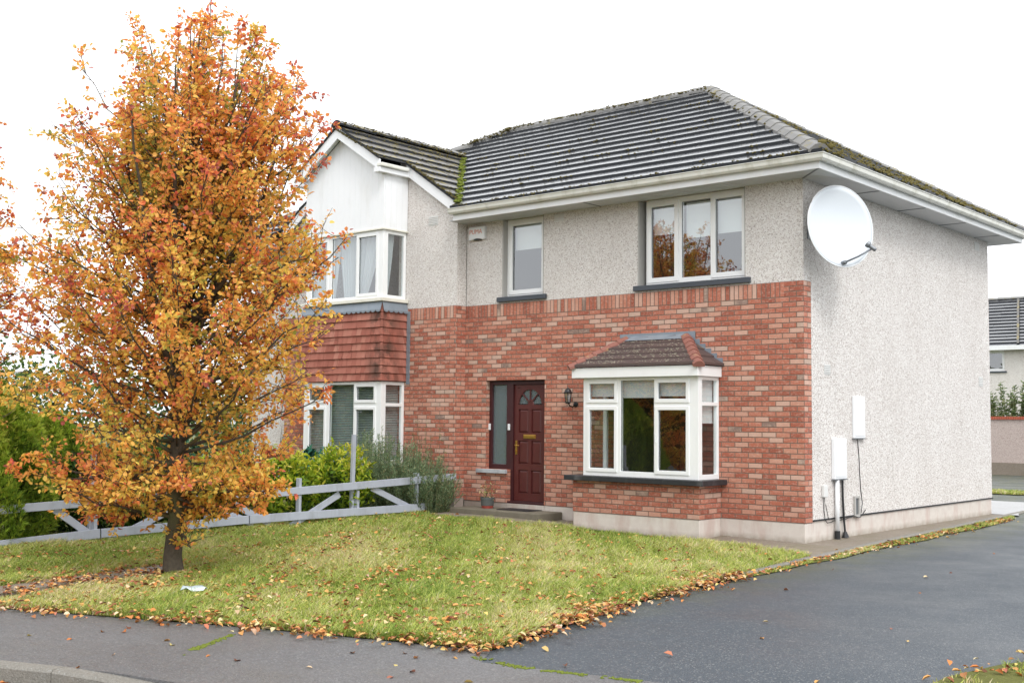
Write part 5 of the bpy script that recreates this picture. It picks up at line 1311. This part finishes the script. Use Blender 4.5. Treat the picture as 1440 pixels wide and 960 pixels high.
for u0, u1 in ((-11.35, -10.25), (-14.5, -13)):
    wo = window(fh, 'window', front(40.08), u0, u1, 4.18, 5.12, [(u0+.07, u1-.07, 4.25, 5.05, True)])
    m = MB(); m.box(u0-.1, u1+.1, 39.94, 40.07, 4.10, 4.175); m.build('sill', MAT['slate_sill'], wo)
    m = MB(); m.add([(u0, 40.9, 4.1), (u1, 40.9, 4.1), (u1, 40.9, 5.2), (u0, 40.9, 5.2)], [(0,1,2,3)]); m.build('interior', MAT['room'], wo)
m = MB(); m.box(-9.35, -9.1, 39.985, 40.0, 4.62, 4.68); m.build('wall_vent', MAT['black_metal'], fh)
m = MB(); m.box(-6.4-4.5, -6.2-4.5, 39.98, 40.0, 0, 0.1); 
def tallplant(label, x, y, h, seed):
    rnd = random.Random(seed); root = thing('buddleia', label, 'shrub', (x, y, 0), 0, 'tall shrubs behind the boundary wall'); m = MB(); P = []; D = []
    for k in range(16):
        a = rnd.random()*2*PI; s = rnd.uniform(.1, .55); hh = h*rnd.uniform(.7, 1); e = Vector((x+math.cos(a)*s, y+math.sin(a)*s*.5, hh)); b = Vector((x+math.cos(a)*s*.3, y, .0))
        m.tube([b, b.lerp(e, .5), e], [.016, .012, .004], 4, cap=False)
        for _ in range(55):
            t = rnd.uniform(.45, 1)**.7; p = b.lerp(e, t); P.append((p.x+rnd.gauss(0, .07*(1.3-t)), p.y+rnd.gauss(0, .07), p.z)); D.append((rnd.gauss(0, 1), rnd.gauss(0, 1), rnd.gauss(.3, .6)))
    m.build('stems', MAT['stem'], root, fix=False); n = len(P)
    leaves('foliage', np.array(P), np.array(D), RNG.uniform(.08, .18, n), .045, palette(n, [(88,108,66),(124,140,92),(160,166,120)], [.4,.4,.2]), MAT['leaf'], root); return root
for i, (x, h, l) in enumerate(((-6.3, 2.9, 'leftmost tall grey green shrub above the garden wall'), (-5.75, 3.3, 'second tall grey green shrub above the garden wall'), (-5.2, 3.0, 'third tall grey green shrub above the garden wall'), (-4.6, 2.7, 'rightmost tall grey green shrub above the garden wall'))):
    tallplant(l, x, 27.3, h, 40+i)
# the far side of the street, seen in the window panes: one dark mass of trees
P1, d1 = cloud(26000, (-26, -34, 3.2), (17, 5, 5.5), shell=.35, zmin=.05); P2, d2 = cloud(22000, (-44, -20, 3.0), (5, 17, 5.2), shell=.35, zmin=.05); P1 = np.concatenate([P1, P2])
n = len(P1)
tag(leaves('far_wood', P1, RNG.normal(size=(n, 3)), RNG.uniform(.3, .55, n), .3, palette(n, [(30,44,22),(50,66,30),(70,84,38),(96,84,40)], [.35,.35,.2,.1]), MAT['leaf']), 'dark green trees across the street mirrored in the bay window', 'trees', kind='stuff')

# ------------------------------------------------------------------ light, sky, camera
SUN_EL, SUN_AZ = math.radians(48), math.radians(118)      # azimuth from +Y clockwise: towards +x, -y
world = bpy.data.worlds.new('World'); scene.world = world; world.use_nodes = True
nt = world.node_tree; bg = nt.nodes['Background']; sky = nt.nodes.new('ShaderNodeTexSky'); sky.sky_type = 'NISHITA'
sky.sun_disc = False; sky.sun_elevation = SUN_EL; sky.sun_rotation = SUN_AZ; sky.dust_density = 3
hs = nt.nodes.new('ShaderNodeHueSaturation'); hs.inputs['Saturation'].default_value = .12; nt.links.new(sky.outputs[0], hs.inputs['Color'])
mx = nt.nodes.new('ShaderNodeMix'); mx.data_type = 'RGBA'; mx.inputs[0].default_value = .72; mx.inputs[7].default_value = (10.6, 10.8, 11.1, 1)   # overcast veil
nt.links.new(hs.outputs[0], mx.inputs[6]); nt.links.new(mx.outputs[2], bg.inputs['Color']); bg.inputs['Strength'].default_value = .14
sun = bpy.data.lights.new('sun', 'SUN'); sun.energy = 1.05; sun.angle = math.radians(16); sun.color = (1, .98, .955)
so_ = bpy.data.objects.new('sun', sun); COL.objects.link(so_)
sd = Vector((math.sin(SUN_AZ)*math.cos(SUN_EL), math.cos(SUN_AZ)*math.cos(SUN_EL), math.sin(SUN_EL)))
so_.rotation_euler = sd.to_track_quat('Z', 'Y').to_euler()
cam = bpy.data.cameras.new('camera'); co = bpy.data.objects.new('camera', cam); COL.objects.link(co); scene.camera = co
CP = (7.735538578749608, -15.291732141485062, 1.711978173594841); yaw, pit, rol, F = 0.7133704676342408, 0.06739428762844674, 0.008949330749091808, 1645.871899451285
f = Vector((-math.sin(yaw)*math.cos(pit), math.cos(yaw)*math.cos(pit), math.sin(pit))); r0 = f.cross(Vector((0, 0, 1))).normalized(); u0 = r0.cross(f)
r = r0*math.cos(rol)+u0*math.sin(rol); u = -r0*math.sin(rol)+u0*math.cos(rol)
M = Matrix((r, u, -f)).transposed().to_4x4(); M.translation = Vector(CP); co.matrix_world = M
cam.sensor_width = 36; cam.lens = F/1440*36; cam.clip_start = .1; cam.clip_end = 1000
scene.view_settings.view_transform = 'Standard'; scene.view_settings.look = 'None'; scene.view_settings.exposure = 0.45; scene.view_settings.gamma = 1
scene.render.engine = 'CYCLES'; scene.cycles.max_bounces = 8; scene.cycles.transparent_max_bounces = 12; scene.cycles.use_denoising = True
